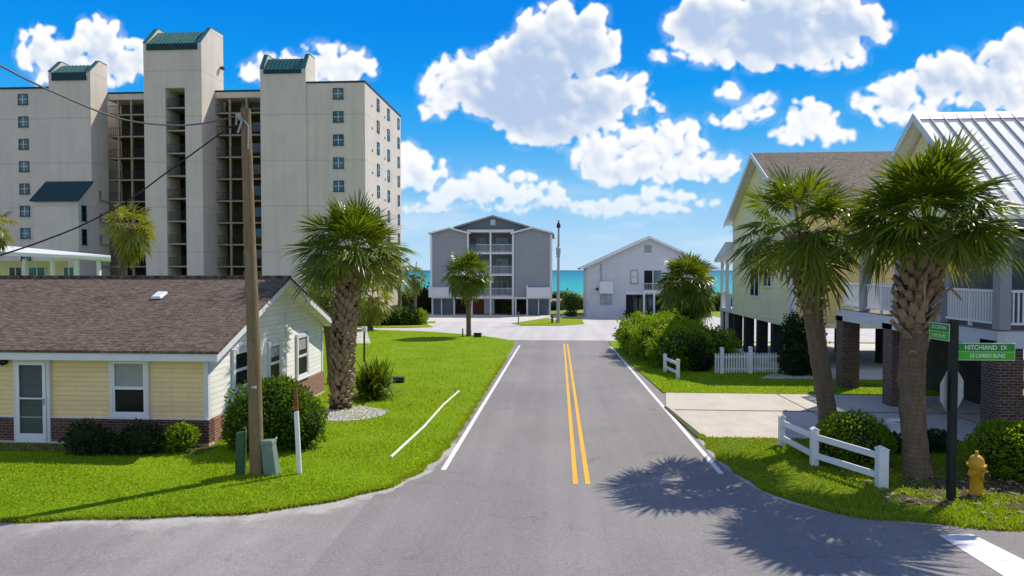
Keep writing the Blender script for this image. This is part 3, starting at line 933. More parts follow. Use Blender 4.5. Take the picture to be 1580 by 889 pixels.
def tower(x0, x1, pf_bot, pf_top, p_peak, p_back, slot=None):
    """stair tower; heights given from measured rows at its right hand edge"""
    pxr = p_peak[0]
    zf0 = czz(pf_bot, pxr - 8); zf1 = czz(pf_top, pxr - 8)
    Pk = AX(p_peak[0], p_peak[1], x1); Bk = AX(p_back[0], p_back[1], x1)
    mb = MB()
    if slot:
        s0, s1, zt = slot
        mb.box(x0, s0, Yf, Bk.y, zg, zf1 - .5); mb.box(s1, x1, Yf, Bk.y, zg, zf1 - .5)
        mb.box(s0, s1, Yf, Bk.y, zt, zf1 - .5)
        mb.box(s0, s1, Yf + 3.2, Bk.y, zg, zt)
    else:
        mb.box(x0, x1, Yf, Bk.y, zg, zf1 - .5)
    t = .45
    prof = [(Yf, zf1 - .5), (Yf, zf1), (Pk.y, Pk.z), (Bk.y, Bk.z), (Bk.y, zf1 - .5)]
    mb.prism(prof, 'x', x0, x0 + t); mb.prism(prof, 'x', x1 - t, x1)
    tw = mb.build('stair_tower', M['stucco'], condo)
    # roof between the side parapets
    mb = MB()
    mb.prism([(Yf - .12, zf1 - .1), (Pk.y, Pk.z - .45), (Bk.y, Bk.z - .45), (Bk.y, Bk.z - .7), (Pk.y, Pk.z - .7), (Yf - .12, zf1 - .3)], 'x', x0 + t + .01, x1 - t - .01)
    n = int((x1 - x0 - 2 * t) / .45)
    for i in range(1, n):
        xx = x0 + t + (x1 - x0 - 2 * t) * i / n
        mb.beam((xx, Yf - .1, zf1 - .06), (xx, Pk.y, Pk.z - .41), .06, .08)
    mb.build('roof', M['teal'], tw)
    mb = MB()
    mb.box(x0 + t + .012, x1 - t - .012, Yf - .14, Yf - .02, zf0, zf1 - .12)
    mb.build('fascia', M['teal_dark'], tw)
    for xx in (x0 - .04, x1 - t - .04):
        mb = MB()
        for (a, b) in (((Yf - .1, zf1), (Pk.y, Pk.z)), ((Pk.y, Pk.z), (Bk.y + .05, Bk.z))):
            mb.beam((xx + t / 2 + .04, a[0], a[1] + .06), (xx + t / 2 + .04, b[0], b[1] + .06), t + .04, .09)
        mb.build('parapet_trim', M['teal'], tw)
    return tw
tower(xA0, xA1, 123.5, 110, (153, 95), (165, 101.5))
s0, s1 = cx(257), cx(287)
twB = tower(xB0, xB1, 76, 65, (325.5, 43.5), (344, 54.5), (s0, s1, czz(135.5, 270)))
tower(xC0, xC1, 113, 105.5, (477, 84.5), (486, 91))
# floodlight on the middle tower's side
mb = MB()
pL = AX(339, 106, xB1)
mb.box(xB1, xB1 + .25, pL.y - .1, pL.y + .1, pL.z, pL.z + .1); mb.box(xB1 + .2, xB1 + .55, pL.y - .25, pL.y + .25, pL.z - .15, pL.z + .2)
mb.build('floodlight', M['rail_dark'], condo)

# galleries: slabs, railings, columns, doors, repeated on every storey
def railing(x0, x1, y, z0, h, step, mat, parent, name='railing', r=.022):
    mb = MB()
    mb.box(x0, x1, y - r, y + r, z0 + h - .05, z0 + h); mb.box(x0, x1, y - r, y + r, z0 + .08, z0 + .12)
    n = max(2, int((x1 - x0) / step))
    for i in range(n + 1):
        xx = x0 + (x1 - x0) * i / n
        mb.box(xx - r * .6, xx + r * .6, y - r * .6, y + r * .6, z0 + .1, z0 + h - .05)
    return mb.build(name, mat, parent)
bays = ((xA1, xB0, (183, 203)), (xB1, xC0, (355, 381)))
topfloor = floors[0] - 1.28
for bi, (bx0, bx1, cols) in enumerate(bays):
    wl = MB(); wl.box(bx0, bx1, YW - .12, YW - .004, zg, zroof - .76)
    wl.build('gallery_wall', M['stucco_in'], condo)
    for c in cols:
        xx = cx(c, YB, 250)
        mb = MB(); mb.box(xx - .11, xx + .11, YB + .03, YB + .3, zg, zroof - .76)
        mb.build('column', M['slab'], condo)
    sl = rl = dk = dp = None
    xs = bx0 + .01 if bi == 0 else bx0
    for k in range(10):
        zf = topfloor - DZ * k
        if zf < zg: break
        ext = xs - (2.2 if bi == 0 and k >= 4 else 0)
        if k in (0,) or (bi == 0 and k == 4):
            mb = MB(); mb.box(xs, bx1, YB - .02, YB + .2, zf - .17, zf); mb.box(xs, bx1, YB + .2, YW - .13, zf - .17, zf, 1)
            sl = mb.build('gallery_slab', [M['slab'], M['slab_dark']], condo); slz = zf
            rl = railing(xs, bx1, YB + .05, zf, 1.05, .28, M['rail_dark'], condo)
            xd = bx0 + (bx1 - bx0) * .30
            mb = MB(); mb.box(xd, xd + .95, YW - .17, YW - .125, zf + .02, zf + 2.1); dp = mb.build('door', M['door_pale'] if bi else M['door_dark'], condo)
            xg = bx0 + (bx1 - bx0) * .50
            mb = MB(); mb.box(xg - .1, xg + 1.0, YW - .17, YW - .126, zf + .9, zf + 2.1); gw = mb.build('window', M['door_pale'] if bi == 0 else M['pane'], condo)
            xe = bx0 + (bx1 - bx0) * .78
            mb = MB(); mb.box(xe, xe + .95, YW - .17, YW - .125, zf + .02, zf + 2.1); dk = mb.build('door', M['door_dark'], condo)
        else:
            off = Vector((0, 0, zf - slz)) + WLOC[condo]
            for o in (sl, rl, dp, dk, gw): put(o, condo, off)
# stair slot in the middle tower
sl = None
wl = MB(); wl.box(s0, s1, Yf + 3.08, Yf + 3.19, zg, czz(135.5, 270)); wl.build('gallery_wall', M['void'], condo)  # near-black liner: the slot's shade is put into its colour
for k in range(10):
    zf = topfloor - DZ * k
    if zf < zg: break
    if sl is None:
        mb = MB(); mb.box(s0, s1, Yf + .15, Yf + .35, zf - .17, zf); mb.box(s0, s1, Yf + .35, Yf + 3.06, zf - .17, zf, 1); sl = mb.build('gallery_slab', [M['slab'], M['slab_dark']], condo)
        rl = railing(s0, s1, Yf + .25, zf, 1.05, .2, M['rail_dark'], condo)
        mb = MB(); mb.box(s0 + .9, s0 + 1.7, Yf + 3.0, Yf + 3.07, zf + .02, zf + 2); dk = mb.build('door', M['door_dark'], condo)
        slz = zf
    else:
        off = Vector((0, 0, zf - slz)) + WLOC[condo]
        for o in (sl, rl, dk): put(o, condo, off)

# windows: one of each kind, then copies
def win_mesh(kind, w, h, axis, p, parent, mats, bars=(1, 1), sash=None):
    """window on a wall: frame + pane. axis 'y': faces -Y, axis 'x': faces +X"""
    x, y, z = p
    mb = MB(); pm = MB(); f = .07
    def bx(b, a0, a1, z0, z1, d0, d1):
        if axis == 'y': b.box(x + a0, x + a1, y - d1, y - d0, z + z0, z + z1)
        else: b.box(x + d0, x + d1, y + a0, y + a1, z + z0, z + z1)
    bx(mb, -w/2, w/2, h/2 - f, h/2, .002, .09); bx(mb, -w/2 - .06, w/2 + .06, -h/2 - .04, -h/2 + f, .002, .12)
    bx(mb, -w/2, -w/2 + f, -h/2 + f, h/2 - f, .002, .09); bx(mb, w/2 - f, w/2, -h/2 + f, h/2 - f, .002, .09)
    sm = MB() if sash else mb
    for i in range(bars[0]):
        a = -w/2 + w * (i + 1) / (bars[0] + 1); bx(sm, a - .03, a + .03, -h/2 + f, h/2 - f, .02, .075)
    for i in range(bars[1]):
        a = -h/2 + h * (i + 1) / (bars[1] + 1); bx(sm, -w/2 + f, w/2 - f, a - .025, a + .025, .022, .07)
    o = mb.build('window', mats[0], parent)
    if sash: sm.build('sash', sash, o)
    bx(pm, -w/2 + f * .9, w/2 - f * .9, -h/2 + f * .9, h/2 - f * .9, .004, .03)
    pm.build('pane', mats[1], o)
    return o
fr = (M['win_frame'], M['pane'])
xl = cx(36); xr = cx(522)
ptop = Vector((xl, Yf + .25, floors[0]))
w = win_mesh('w', 1.25, 1.3, 'y', ptop, condo, fr, (1, 1), M['white'])
for k in range(10):
    for xx, yy in ((xl, Yf + .25), (xr, Yf + .2), (cx(-60), Yf + .25)):
        if k == 0 and xx == xl: continue
        if k > 7 and xx == xr and k > 8: continue
        put(w, condo, WLOC[condo] + Vector((xx - ptop.x, yy - ptop.y, -DZ * k)))
Ys = [AX(px, py, x_end).y for px, py in ((583, 162), (599, 176), (614.5, 198))]
zs0 = AX(583, 162, x_end).z
p0 = Vector((x_end, Ys[0], zs0))
w = win_mesh('w', 1.0, 1.45, 'x', p0, condo, (M['win_frame'], M['pane']), (0, 1), M['white'])
for k in range(9):
    for j, yy in enumerate(Ys):
        if k == 0 and j == 0: continue
        put(w, condo, WLOC[condo] + Vector((0, yy - p0.y, -DZ * k)))
# small vents on the end wall
mb = MB()
for k in range(9):
    for py in (574.0, 593.5):
        yy = AX(py, 170, x_end).y
        mb.box(x_end + .002, x_end + .06, yy - .12, yy + .12, zs0 - .9 - DZ * k, zs0 - .65 - DZ * k)
mb.build('wall_vents', M['rail_dark'], condo)
# annexe with a dark green lean-to roof
Ya = 77.6
ax0, ax1 = cx(51, Ya), xA1 - .02
za1 = czz(282, 100, Yf); za0 = czz(311, 86, Ya)
mb = MB()
mb.prism([(Ya, zg), (Ya, za0), (Yf - .003, za1 - .12), (Yf - .003, zg)], 'x', ax0, ax1)
an = mb.build('annexe', M['stucco'], condo)
mb = MB()
mb.prism([(Ya - .3, za0 - .02), (Yf - .02, za1), (Yf - .02, za1 + .16), (Ya - .3, za0 + .16)], 'x', ax0 - .25, ax1 + .25)
mb.build('roof', M['teal_dark'], an)
for zz in (czz(331, 130), czz(367, 130)):
    win_mesh('w', .8, 1.9, 'x', Vector((ax1, 78.5, zz)), an, (M['win_frame'], M['pane_dark']), (0, 1))
# lower galleries that run out beside the annexe
gx0 = cx(131, YB - 1.2, 340)
for k in (3, 4, 5, 6, 7, 8):
    zf = topfloor - DZ * k
    if k >= 4:
        mb = MB(); mb.box(xA1 + .01, cx(172, YB), Yf + 1.2, YB - .03, zf - .17, zf - .002)
        b = mb.build('balcony', M['slab'], condo)
        railing(xA1 + .05, cx(172, YB), Yf + 1.3, zf, 1.05, .28, M['rail_dark'], b)

# ------------------------------------------------------------------ white roofed motel behind the cottage
Yp = 40.0
zm = gz(Yp)
pav = thing('motel', 'cream motel with flat white roof and walkway posts behind the cottage', 'motel', (AY(60, 410, Yp).x, Yp, zm))
xr_ = AY(171, 400, Yp).x; xl_ = AY(-160, 400, Yp).x
zr1 = AY(170, 397, Yp).z; zr0 = AY(0, 388, Yp).z
dzx = (zr0 - zr1) / (AY(0, 388, Yp).x - xr_)
mb = MB()
zl = zr1 + dzx * (xl_ - xr_)
mb.hexa([(xl_, Yp, zl - .34), (xr_, Yp, zr1 - .16), (xr_ * (Yp + 9) / Yp, Yp + 9, zr1 - .16), (xl_, Yp + 9, zl - .34), (xl_, Yp, zl), (xr_, Yp, zr1), (xr_ * (Yp + 9) / Yp, Yp + 9, zr1 + .3), (xl_, Yp + 9, zl + .3)])
mb.build('roof', M['white_clean'], pav)
mb = MB(); xw1 = AY(105, 410, Yp + 1.6).x
k_ = (Yp + 8.5) / (Yp + 1.6); mb.hexa([(xl_ + 1, Yp + 1.6, zm), (xw1, Yp + 1.6, zm), (xw1 * k_, Yp + 8.5, zm), (xl_ + 1, Yp + 8.5, zm), (xl_ + 1, Yp + 1.6, zr1 - .2), (xw1, Yp + 1.6, zr1 - .2), (xw1 * k_, Yp + 8.5, zr1 - .2), (xl_ + 1, Yp + 8.5, zr1 - .2)])
mb.build('wall', M['motel'], pav)
zdeck = zr1 - 2.75
mb = MB(); mb.box(xl_ + 1, xr_ - .6, Yp + .1, Yp + 1.59, zdeck - .18, zdeck); mb.build('walkway', M['slab'], pav)
for px in (-60, 33, 76, 113.5, 148):
    xx = AY(px, 410, Yp).x
    mb = MB(); mb.box(xx - .09, xx + .09, Yp + .18, Yp + .36, zm, zr1 - .12); mb.build('post', M['white'], pav)
railing(xl_ + 1, xr_ - .6, Yp + .25, zdeck, 1.0, .25, M['white'], pav)
for px, ww, mt in ((58, .75, 'pane_teal'), (25, .6, 'pane_dark'), (107, .5, 'pane_teal')):
    xx = AY(px, 410, Yp + 1.6).x
    win_mesh('w', ww * 1.6, 1.7, 'y', Vector((xx, Yp + 1.6, zdeck + 1.35)), pav, (M['white'], M[mt]), (1, 0))

# ------------------------------------------------------------------ cottage
Y0, Y1 = 17.02, 25.6
xc = AY(321, 645, Y0).x
Zg = gz(Y0) - .05
cot = thing('cottage', 'low cottage with brown shingle roof, yellow front siding and brick skirting', 'house', (xc - 5, Y0, Zg))
XL = -21.0
zb = AY(200, 646, Y0).z                     # top of the brick skirting
ze = AY(200, 541, Y0 - .35).z               # eave
Yr = (Y0 + Y1) / 2
zr = AY(447, 428, Yr).z
eo = .35                                    # eave overhang
sl_ = (zr - ze) / (Yr - (Y0 - eo))
def zroof_at(y): return zr - sl_ * abs(y - Yr)
gxr = AY(447, 428, Yr).x                    # verge
zwt = zroof_at(Y0) - .1
mb = MB()
mb.box(XL, xc - .003, Y0, Y0 + .12, zb, zwt)
mb.build('front_wall', M['yellow_siding'], cot)
mb = MB(); mb.box(XL, xc - .12, Y1 - .12, Y1, zb, zwt); mb.build('rear_wall', M['yellow_siding'], cot)
mb = MB()
mb.prism([(Y0 + .002, zb), (Y1, zb), (Y1, zwt), (Yr, zr - .12), (Y0 + .002, zwt)], 'x', xc - .115, xc)
mb.build('gable_wall', M['white_siding'], cot)
mb = MB()
mb.box(XL, xc + .05, Y0 - .06, Y0 + .2, gz(Y0) + .12, zb); mb.build('brick_skirting', M['brick'], cot)
mb = MB()
mb.box(xc - .1, xc + .055, Y0 + .21, Y1 + .05, gz(Y1) + .12, zb - .02)
mb.build('brick_skirting', M['brick_red'], cot)
mb = MB()
mb.box(XL, xc + .07, Y0 - .09, Y0 + .19, gz(Y1) - .2, gz(Y0) + .118); mb.box(xc - .12, xc + .072, Y0 + .2, Y1 + .07, gz(Y1) - .2, gz(Y1) + .118)
mb.build('foundation', M['concrete'], cot)
mb = MB()
mb.box(xc - .1, xc + .02, Y0 - .025, Y0 - .002, zb + .03, zwt); mb.box(xc + .002, xc + .026, Y0 - .024, Y0 + .1, zb, zwt)
mb.box(XL, xc + .04, Y0 - .075, Y0 - .003, zb + .002, zb + .03)
mb.box(xc + .003, xc + .024, Y1 - .1, Y1 + .02, zb, zwt)
mb.build('corner_trim', M['white'], cot)
# roof
mb = MB()
t = .07
mb.prism([(Y0 - eo - .05, ze), (Yr, zr + .02), (Y1 + eo + .05, ze), (Y1 + eo + .05, ze - t), (Yr, zr + .02 - t), (Y0 - eo - .05, ze - t)], 'x', XL, gxr + .02)
roof = mb.build('roof', M['shingle'], cot)
mb = MB(); mb.box(XL, gxr, Yr - .16, Yr + .16, zr - .045, zr + .055); mb.build('ridge_cap', M['shingle'], roof)
mb = MB(); mb.prism([(Y0 - eo + .03, ze - .1), (Yr, zr - .115), (Y1 + eo - .03, ze - .1), (Y1 + eo - .03, ze - .125), (Yr, zr - .14), (Y0 - eo + .03, ze - .125)], 'x', xc + .003, gxr - .06)
mb.build('soffit', M['white_siding'], cot)
mb = MB(); mb.box(XL, gxr - .05, Y0 - eo - .02, Y0 - eo + .005, ze - .26, ze - .072); mb.box(XL, xc + .02, Y0 - eo + .01, Y0 - .002, ze - .25, ze - .235)
mb.build('fascia', M['white'], cot)
mb = MB()
for yy, s_ in ((Y0 - eo - .07, 1), (Y1 + eo + .07, -1)):
    zz = zroof_at(yy)
    mb.hexa([(gxr - .03, yy, zz - .24), (gxr + .01, yy, zz - .24), (gxr + .01, Yr, zr - .24), (gxr - .03, Yr, zr - .24),
             (gxr - .03, yy, zz - .055), (gxr + .01, yy, zz - .055), (gxr + .01, Yr, zr - .055), (gxr - .03, Yr, zr - .055)])
mb.build('verge_board', M['white'], cot)
# ridge-side vent and chimney flashing
d_ = ray(245, 460); lo, hi = 17.0, 21.9
for _ in range(40):
    mid = (lo + hi) / 2; q = CAM + d_ * (mid / d_.y)
    if q.z > zroof_at(mid): lo = mid
    else: hi = mid
vx = (CAM + d_ * (lo / d_.y)).x; vz = zroof_at(lo)
mb = MB(); mb.hexa([(vx - .17, lo - .16, vz - .02), (vx + .17, lo - .16, vz - .02), (vx + .17, lo + .2, vz + .13), (vx - .17, lo + .2, vz + .13),
                    (vx - .13, lo - .16, vz + .06), (vx + .13, lo - .16, vz + .06), (vx + .15, lo + .2, vz + .2), (vx - .15, lo + .2, vz + .2)])
mb.build('roof_vent', M['white_clean'], cot, bevel=.015)

def sash_window(name, parent, axis, c, w, h, blind=.5, casing=.1, sill=True, backdrop='void'):
    """double-hung window: casing, two sashes, blind behind clear glass"""
    x, y, z = c
    def bx(b, a0, a1, z0, z1, d0, d1):
        if axis == 'y': b.box(x + a0, x + a1, y - d1, y - d0, z + z0, z + z1)
        else: b.box(x + d0, x + d1, y + a0, y + a1, z + z0, z + z1)
    mb = MB(); k = casing; W = w / 2; H = h / 2
    bx(mb, -W, -W + k, -H, H, .003, .075); bx(mb, W - k, W, -H, H, .003, .075)
    bx(mb, -W + k, W - k, H - k, H, .003, .073); bx(mb, -W + k, W - k, -H, -H + k * .8, .003, .073)
    if sill: bx(mb, -W - .04, W + .04, -H - .055, -H - .001, .003, .12)
    wn = mb.build(name, M['white'], parent, bevel=.006)
    iw, ih0, ih1 = W - k, -H + k * .8, H - k
    mid = (ih0 + ih1) / 2; s = .045
    mb = MB()
    bx(mb, -iw, -iw + s, ih0, mid, .03, .055); bx(mb, iw - s, iw, ih0, mid, .03, .055)
    bx(mb, -iw + s, iw - s, mid - s, mid, .03, .056); bx(mb, -iw + s, iw - s, ih0, ih0 + s, .03, .056)
    bx(mb, -iw, -iw + s, mid, ih1, .03, .066); bx(mb, iw - s, iw, mid, ih1, .03, .066)
    bx(mb, -iw + s, iw - s, mid + .001, mid + s * .8, .03, .067); bx(mb, -iw + s, iw - s, ih1 - s, ih1, .03, .067)
    mb.build('sash', M['white_clean'], wn)
    mb = MB(); bx(mb, -iw + s, iw - s, ih0 + s, mid - s, .034, .038); bx(mb, -iw + s, iw - s, mid + s * .8, ih1 - s, .044, .048)
    mb.build('pane', M['clear'], wn)
    mb = MB(); bx(mb, -iw, iw, ih0, ih1, .004, .010); mb.build('room_dark', M[backdrop], wn)
    if blind:
        mb = MB(); bx(mb, -iw + .02, iw - .02, ih1 - (ih1 - ih0) * blind, ih1, .013, .019); mb.build('blind', M['blind'], wn)
    return wn
pw0, pw1 = AY(170, 552, Y0), AY(232, 643, Y0)
sash_window('window', cot, 'y', ((pw0.x + pw1.x) / 2, Y0, (pw0.z + pw1.z) / 2), pw1.x - pw0.x, pw0.z - pw1.z, .52)
for (pa, pb, qa, qb) in ((357, 383, 537, 601), (412, 432, 526, 592), (456, 474, 514, 582)):
    ya, yb = AX(pa, 560, xc).y, AX(pb, 560, xc).y
    z1_ = AX((pa + pb) / 2, qa, xc).z; z0_ = AX((pa + pb) / 2, qb, xc).z
    sash_window('window', cot, 'x', (xc, (ya + yb) / 2, (z0_ + z1_) / 2), yb - ya, z1_ - z0_, .35 if pa > 360 else .0)
# storm door
d0_, d1_ = AY(24, 552, Y0), AY(82, 683, Y0)
dxm, dw, dh = (d0_.x + d1_.x) / 2, d1_.x - d0_.x, d0_.z - d1_.z
zd0 = d1_.z
mb = MB(); k = .09
mb.box(dxm - dw/2, dxm - dw/2 + k, Y0 - .10, Y0 - .003, zd0, zd0 + dh); mb.box(dxm + dw/2 - k, dxm + dw/2, Y0 - .10, Y0 - .003, zd0, zd0 + dh)
mb.box(dxm - dw/2 + k, dxm + dw/2 - k, Y0 - .10, Y0 - .003, zd0 + dh - k, zd0 + dh)
frm = mb.build('door_frame', M['white'], cot, bevel=.006)
mb = MB(); a0, a1 = dxm - dw/2 + k + .005, dxm + dw/2 - k - .005; s = .085
mb.box(a0, a0 + s, Y0 - .125, Y0 - .09, zd0 + .02, zd0 + dh - k); mb.box(a1 - s, a1, Y0 - .125, Y0 - .09, zd0 + .02, zd0 + dh - k)
mb.box(a0 + s, a1 - s, Y0 - .124, Y0 - .091, zd0 + dh - k - s, zd0 + dh - k); mb.box(a0 + s, a1 - s, Y0 - .124, Y0 - .091, zd0 + dh * .52, zd0 + dh * .52 + .04)
mb.box(a0 + s, a1 - s, Y0 - .124, Y0 - .091, zd0 + .02, zd0 + .26)
dr = mb.build('door', M['white_clean'], cot, bevel=.005)
mb = MB(); mb.box(a0 + s, a1 - s, Y0 - .112, Y0 - .107, zd0 + .26, zd0 + dh - k - s); mb.build('pane', M['clear'], dr)
mb = MB(); mb.box(a0 + .02, a1 - .02, Y0 - .07, Y0 - .062, zd0 + .02, zd0 + dh - k); mb.build('inner_door', M['slate_siding'], dr)
mb = MB(); mb.box(a1 - .055, a1 - .025, Y0 - .17, Y0 - .126, zd0 + dh * .46, zd0 + dh * .46 + .16); mb.build('handle', M['alu'], dr, bevel=.006)
mb = MB(); mb.box(dxm - dw * .95, dxm + dw * .62, Y0 - .75, Y0 - .1, zd0 - .12, zd0 - .01); mb.build('step', M['concrete'], cot, bevel=.01)
pl = AY(10, 559, Y0)
mb = MB(); mb.lathe((pl.x, Y0 - .003, pl.z + .02), [(.05, 0), (.055, .05), (.09, .06), (.095, .14), (.04, .17)], 14, (0, -1, 0)); mb.build('wall_lamp', M['black'], cot, smooth=True)
# conduit on the gable
yq = AX(440, 540, xc).y
mb = MB(); mb.tube([(xc + .03, yq, AX(440, 600, xc).z), (xc + .03, yq, AX(440, 489, xc).z)], .018, 6)
mb.box(xc + .002, xc + .07, yq - .07, yq + .07, AX(440, 489, xc).z, AX(440, 489, xc).z + .14); mb.build('conduit', M['white'], cot)
# planting bed along the front
sheet('planting_bed', [(XL, Y0 - .95), (xc + .25, Y0 - .9), (xc + .3, Y0 + .1), (XL, Y0 + .1)], 0.056, M['soil'])
# ------------------------------------------------------------------ grey apartment block by the sea
Yg = 89.0
def gX(px, Y=Yg): return AY(px, 420, Y).x
def gZ(py, Y=Yg, px=760): return AY(px, py, Y).z
zg2 = gz(Yg)
gb = thing('apartment_block', 'grey four storey apartment block with white balconies in front of the sea', 'apartment building', (gX(758), Yg, zg2))
xl0, xl1, xr0, xr1 = gX(665.5), gX(722), gX(792), gX(850.5)
zB = gZ(458.5); zE = gZ(360.5); zP = gZ(353)
YE = Yg + 15
def gable_wall(x0, x1, name):
    xm = (x0 + x1) / 2
    mb = MB(); mb.prism([(x0, zB), (x1, zB), (x1, zE), (xm, zP), (x0, zE)], 'y', Yg, YE)
    mb.build(name, M['grey_siding'], gb)
    mb = MB()
    for (a, b, za, zb_) in ((x0 - .35, xm, zE - .1, zP), (xm, x1 + .35, zP, zE - .1)):
        mb.hexa([(a, Yg - .35, za + .02), (b, Yg - .35, zb_ + .02), (b, YE, zb_ + .02), (a, YE, za + .02), (a, Yg - .35, za + .2), (b, Yg - .35, zb_ + .2), (b, YE, zb_ + .2), (a, YE, za + .2)])
    mb.build('roof', M['grey_roof'], gb)
    mb = MB()
    for (a, b, za, zb_) in ((x0 - .35, xm, zE - .1, zP), (xm, x1 + .35, zP, zE - .1)):
        mb.hexa([(a, Yg - .4, za), (b, Yg - .4, zb_), (b, Yg - .36, zb_), (a, Yg - .36, za), (a, Yg - .4, za + .22), (b, Yg - .4, zb_ + .22), (b, Yg - .36, zb_ + .22), (a, Yg - .36, za + .22)])
    mb.build('verge_board', M['white'], gb)
gable_wall(xl0, xl1, 'wall'); gable_wall(xr0, xr1, 'wall')
mb = MB()
mb.box(xl0 - .14, xl0 + .14, Yg - .05, Yg - .003, zB, zE - .1); mb.build('corner_trim', M['white'], gb)
mb = MB(); mb.box(xr1 - .14, xr1 + .14, Yg - .05, Yg - .003, zB, zE - .1); mb.box(xr1 + .003, xr1 + .05, Yg - .004, Yg + .25, zB, zE - .1); mb.build('corner_trim', M['white'], gb)
# middle gable
xa, xb, xm = gX(703), gX(813), gX(759.5)
Ym = Yg + 1.0
zA = gZ(335, Ym); zC = gZ(351.5, Ym)
mb = MB(); mb.prism([(xa, zC - .6), (xb, zC - .6), (xb, zC), (xm, zA), (xa, zC)], 'y', Ym, YE - .2); mb.build('gable', M['slate_siding'], gb)
mb = MB()
for (a, b, za, zb_) in ((xa - .4, xm, zC - .1, zA), (xm, xb + .4, zA, zC - .1)):
    mb.hexa([(a, Ym - .4, za + .02), (b, Ym - .4, zb_ + .02), (b, YE, zb_ + .02), (a, YE, za + .02), (a, Ym - .4, za + .24), (b, Ym - .4, zb_ + .24), (b, YE, zb_ + .24), (a, YE, za + .24)])
mb.build('roof', M['grey_roof'], gb)
mb = MB(); zv = gZ(343, Ym); mb.box(xm - .32, xm + .32, Ym - .05, Ym - .002, zv - .4, zv + .35); mb.build('vent', M['blue_siding'], gb)
# balconies
mb = MB(); mb.box(xl1 - .02, xr0 + .02, Yg + 2.2, Yg + 2.4, zB, zC - .3); mb.build('balcony_wall', M['greywall'], gb)
mb = MB(); mb.box(xl1 + .01, xr0 - .01, Yg - .12, Yg + 2.1, gZ(358.5), gZ(354.5)); mb.build('beam', M['white'], gb)
slab0 = None
xmid = gX(757)
for py in (389.5, 423.0, 457.0):
    zf = gZ(py)
    if slab0 is None:
        mb = MB(); mb.box(xl1 + .01, xr0 - .01, Yg - .1, Yg + 2.19, zf - .22, zf); slab0 = mb.build('balcony_slab', M['white'], gb); z00 = zf
        ra = railing(xl1 + .1, xmid - .1, Yg - .02, zf, 1.05, .14, M['white'], gb)
        rb = railing(xmid + .1, xr0 - .1, Yg - .02, zf, 1.05, .14, M['white'], gb)
        items = [slab0, ra, rb]
        for (x, wd) in ((xl1 + 1.5, 1.0), (xmid + 1.35, 1.5)):
            items.append(win_mesh('w', wd, 1.9, 'y', Vector((x, Yg + 2.2, zf + 1.0)), gb, (M['door_pale'], M['pane']), (1, 0)))
    else:
        for o in items: put(o, gb, WLOC[gb] + Vector((0, 0, zf - z00)))
for xx in (gX(722.3), xmid, gX(791.5)):
    mb = MB(); mb.box(xx - .11, xx + .11, Yg - .18, Yg + .04, zg2, gZ(354.4)); mb.build('post', M['white'], gb)
tw = gZ(381)
mb = MB(); mb.box(xl1 + .25, xl1 + 1.1, Yg - .14, Yg - .10, tw - .35, tw + .4); tb = mb.build('beach_towel', M['pane_teal'], None)
tag(tb, 'turquoise towel hung over the top left balcony rail of the grey block', 'towel')
# open ground storey
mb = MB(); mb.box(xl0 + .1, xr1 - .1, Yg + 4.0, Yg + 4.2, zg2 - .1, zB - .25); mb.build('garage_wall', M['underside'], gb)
mb = MB(); mb.box(xl0, xr1, Yg - .05, YE - .1, zB - .24, zB - .003); mb.build('floor_beam', M['white'], gb)
for px in (667, 700.5, 728, 795.5, 813.5, 848.5, 681, 831):
    xx = gX(px); w_ = .11 if px not in (681, 831) else .07
    mb = MB(); mb.box(xx - w_, xx + w_, Yg + .02, Yg + .2, zg2 - .05, zB - .25); mb.build('post', M['white'], gb)
for a, b in ((668.5, 699), (815, 847)):
    mb = MB(); mb.box(gX(a), gX(b), Yg + .35, Yg + .5, zg2 - .05, zB - .25); mb.build('panel_wall', M['blue_panel'], gb)
for a, b in ((663.5, 700), (813, 850.5)):
    z0_, z1_ = gZ(458.8), gZ(444.5)
    mb = MB(); mb.box(gX(a), gX(b), Yg - 1.1, Yg - .06, z0_, z1_); mb.box(gX(a) - .04, gX(b) + .04, Yg - 1.15, Yg - .055, z1_, z1_ + .1)
    mb.build('deck_box', M['white'], gb)
    mb = MB(); xx = gX(700 if a < 700 else 813.5); mb.box(xx - .08, xx + .08, Yg - 1.0, Yg - .85, z1_ + .1, z1_ + .4); mb.build('newel', M['white'], gb)
xx = gX(751); mb = MB(); mb.box(xx - .7, xx + .7, Yg + 3.0, Yg + 3.99, zg2, zB - .26); mb.build('store_room', M['white'], gb)
xx = gX(738); mb = MB(); mb.box(xx - 1.1, xx + .3, Yg + 3.4, Yg + 3.98, zg2, zB - .26); mb.build('store_room', M['rust'], gb)

# ------------------------------------------------------------------ white house by the sea
Yw = 85.5
zg3 = gz(Yw)
wh = thing('beach_house', 'white gabled two storey house facing the end of the street', 'house', (AY(1000, 420, Yw).x, Yw, zg3))
def wX(px): return AY(px, 420, Yw).x
def wZ(py): return AY(1000, py, Yw).z
x0, x1, xm = wX(905), wX(1097), wX(1001)
zap = wZ(366); zev = wZ(414)
YE2 = Yw + 11
sl2 = (zap - zev) / (xm - wX(897))
rx0, rx1 = wX(966), wX(1050)             # recess in the ground storey
zre = wZ(453)
mb = MB()
def zr2(x): return zap - sl2 * abs(x - xm)
mb.prism([(x0, zre), (x1, zre), (x1, zr2(x1) - .1), (xm, zap - .1), (x0, zr2(x0) - .1)], 'y', Yw, YE2)
mb.box(x0, rx0, Yw, YE2, zg3 - .1, zre - .002); mb.box(rx1 + 3.6, x1, Yw, YE2, zg3 - .1, zre - .002)
mb.build('wall', M['blue_siding'], wh)
mb = MB(); mb.box(rx0 + .002, rx1 + 3.6, Yw + 2.4, Yw + 2.6, zg3, zre); mb.build('porch_wall', M['blue_panel'], wh)
mb = MB()
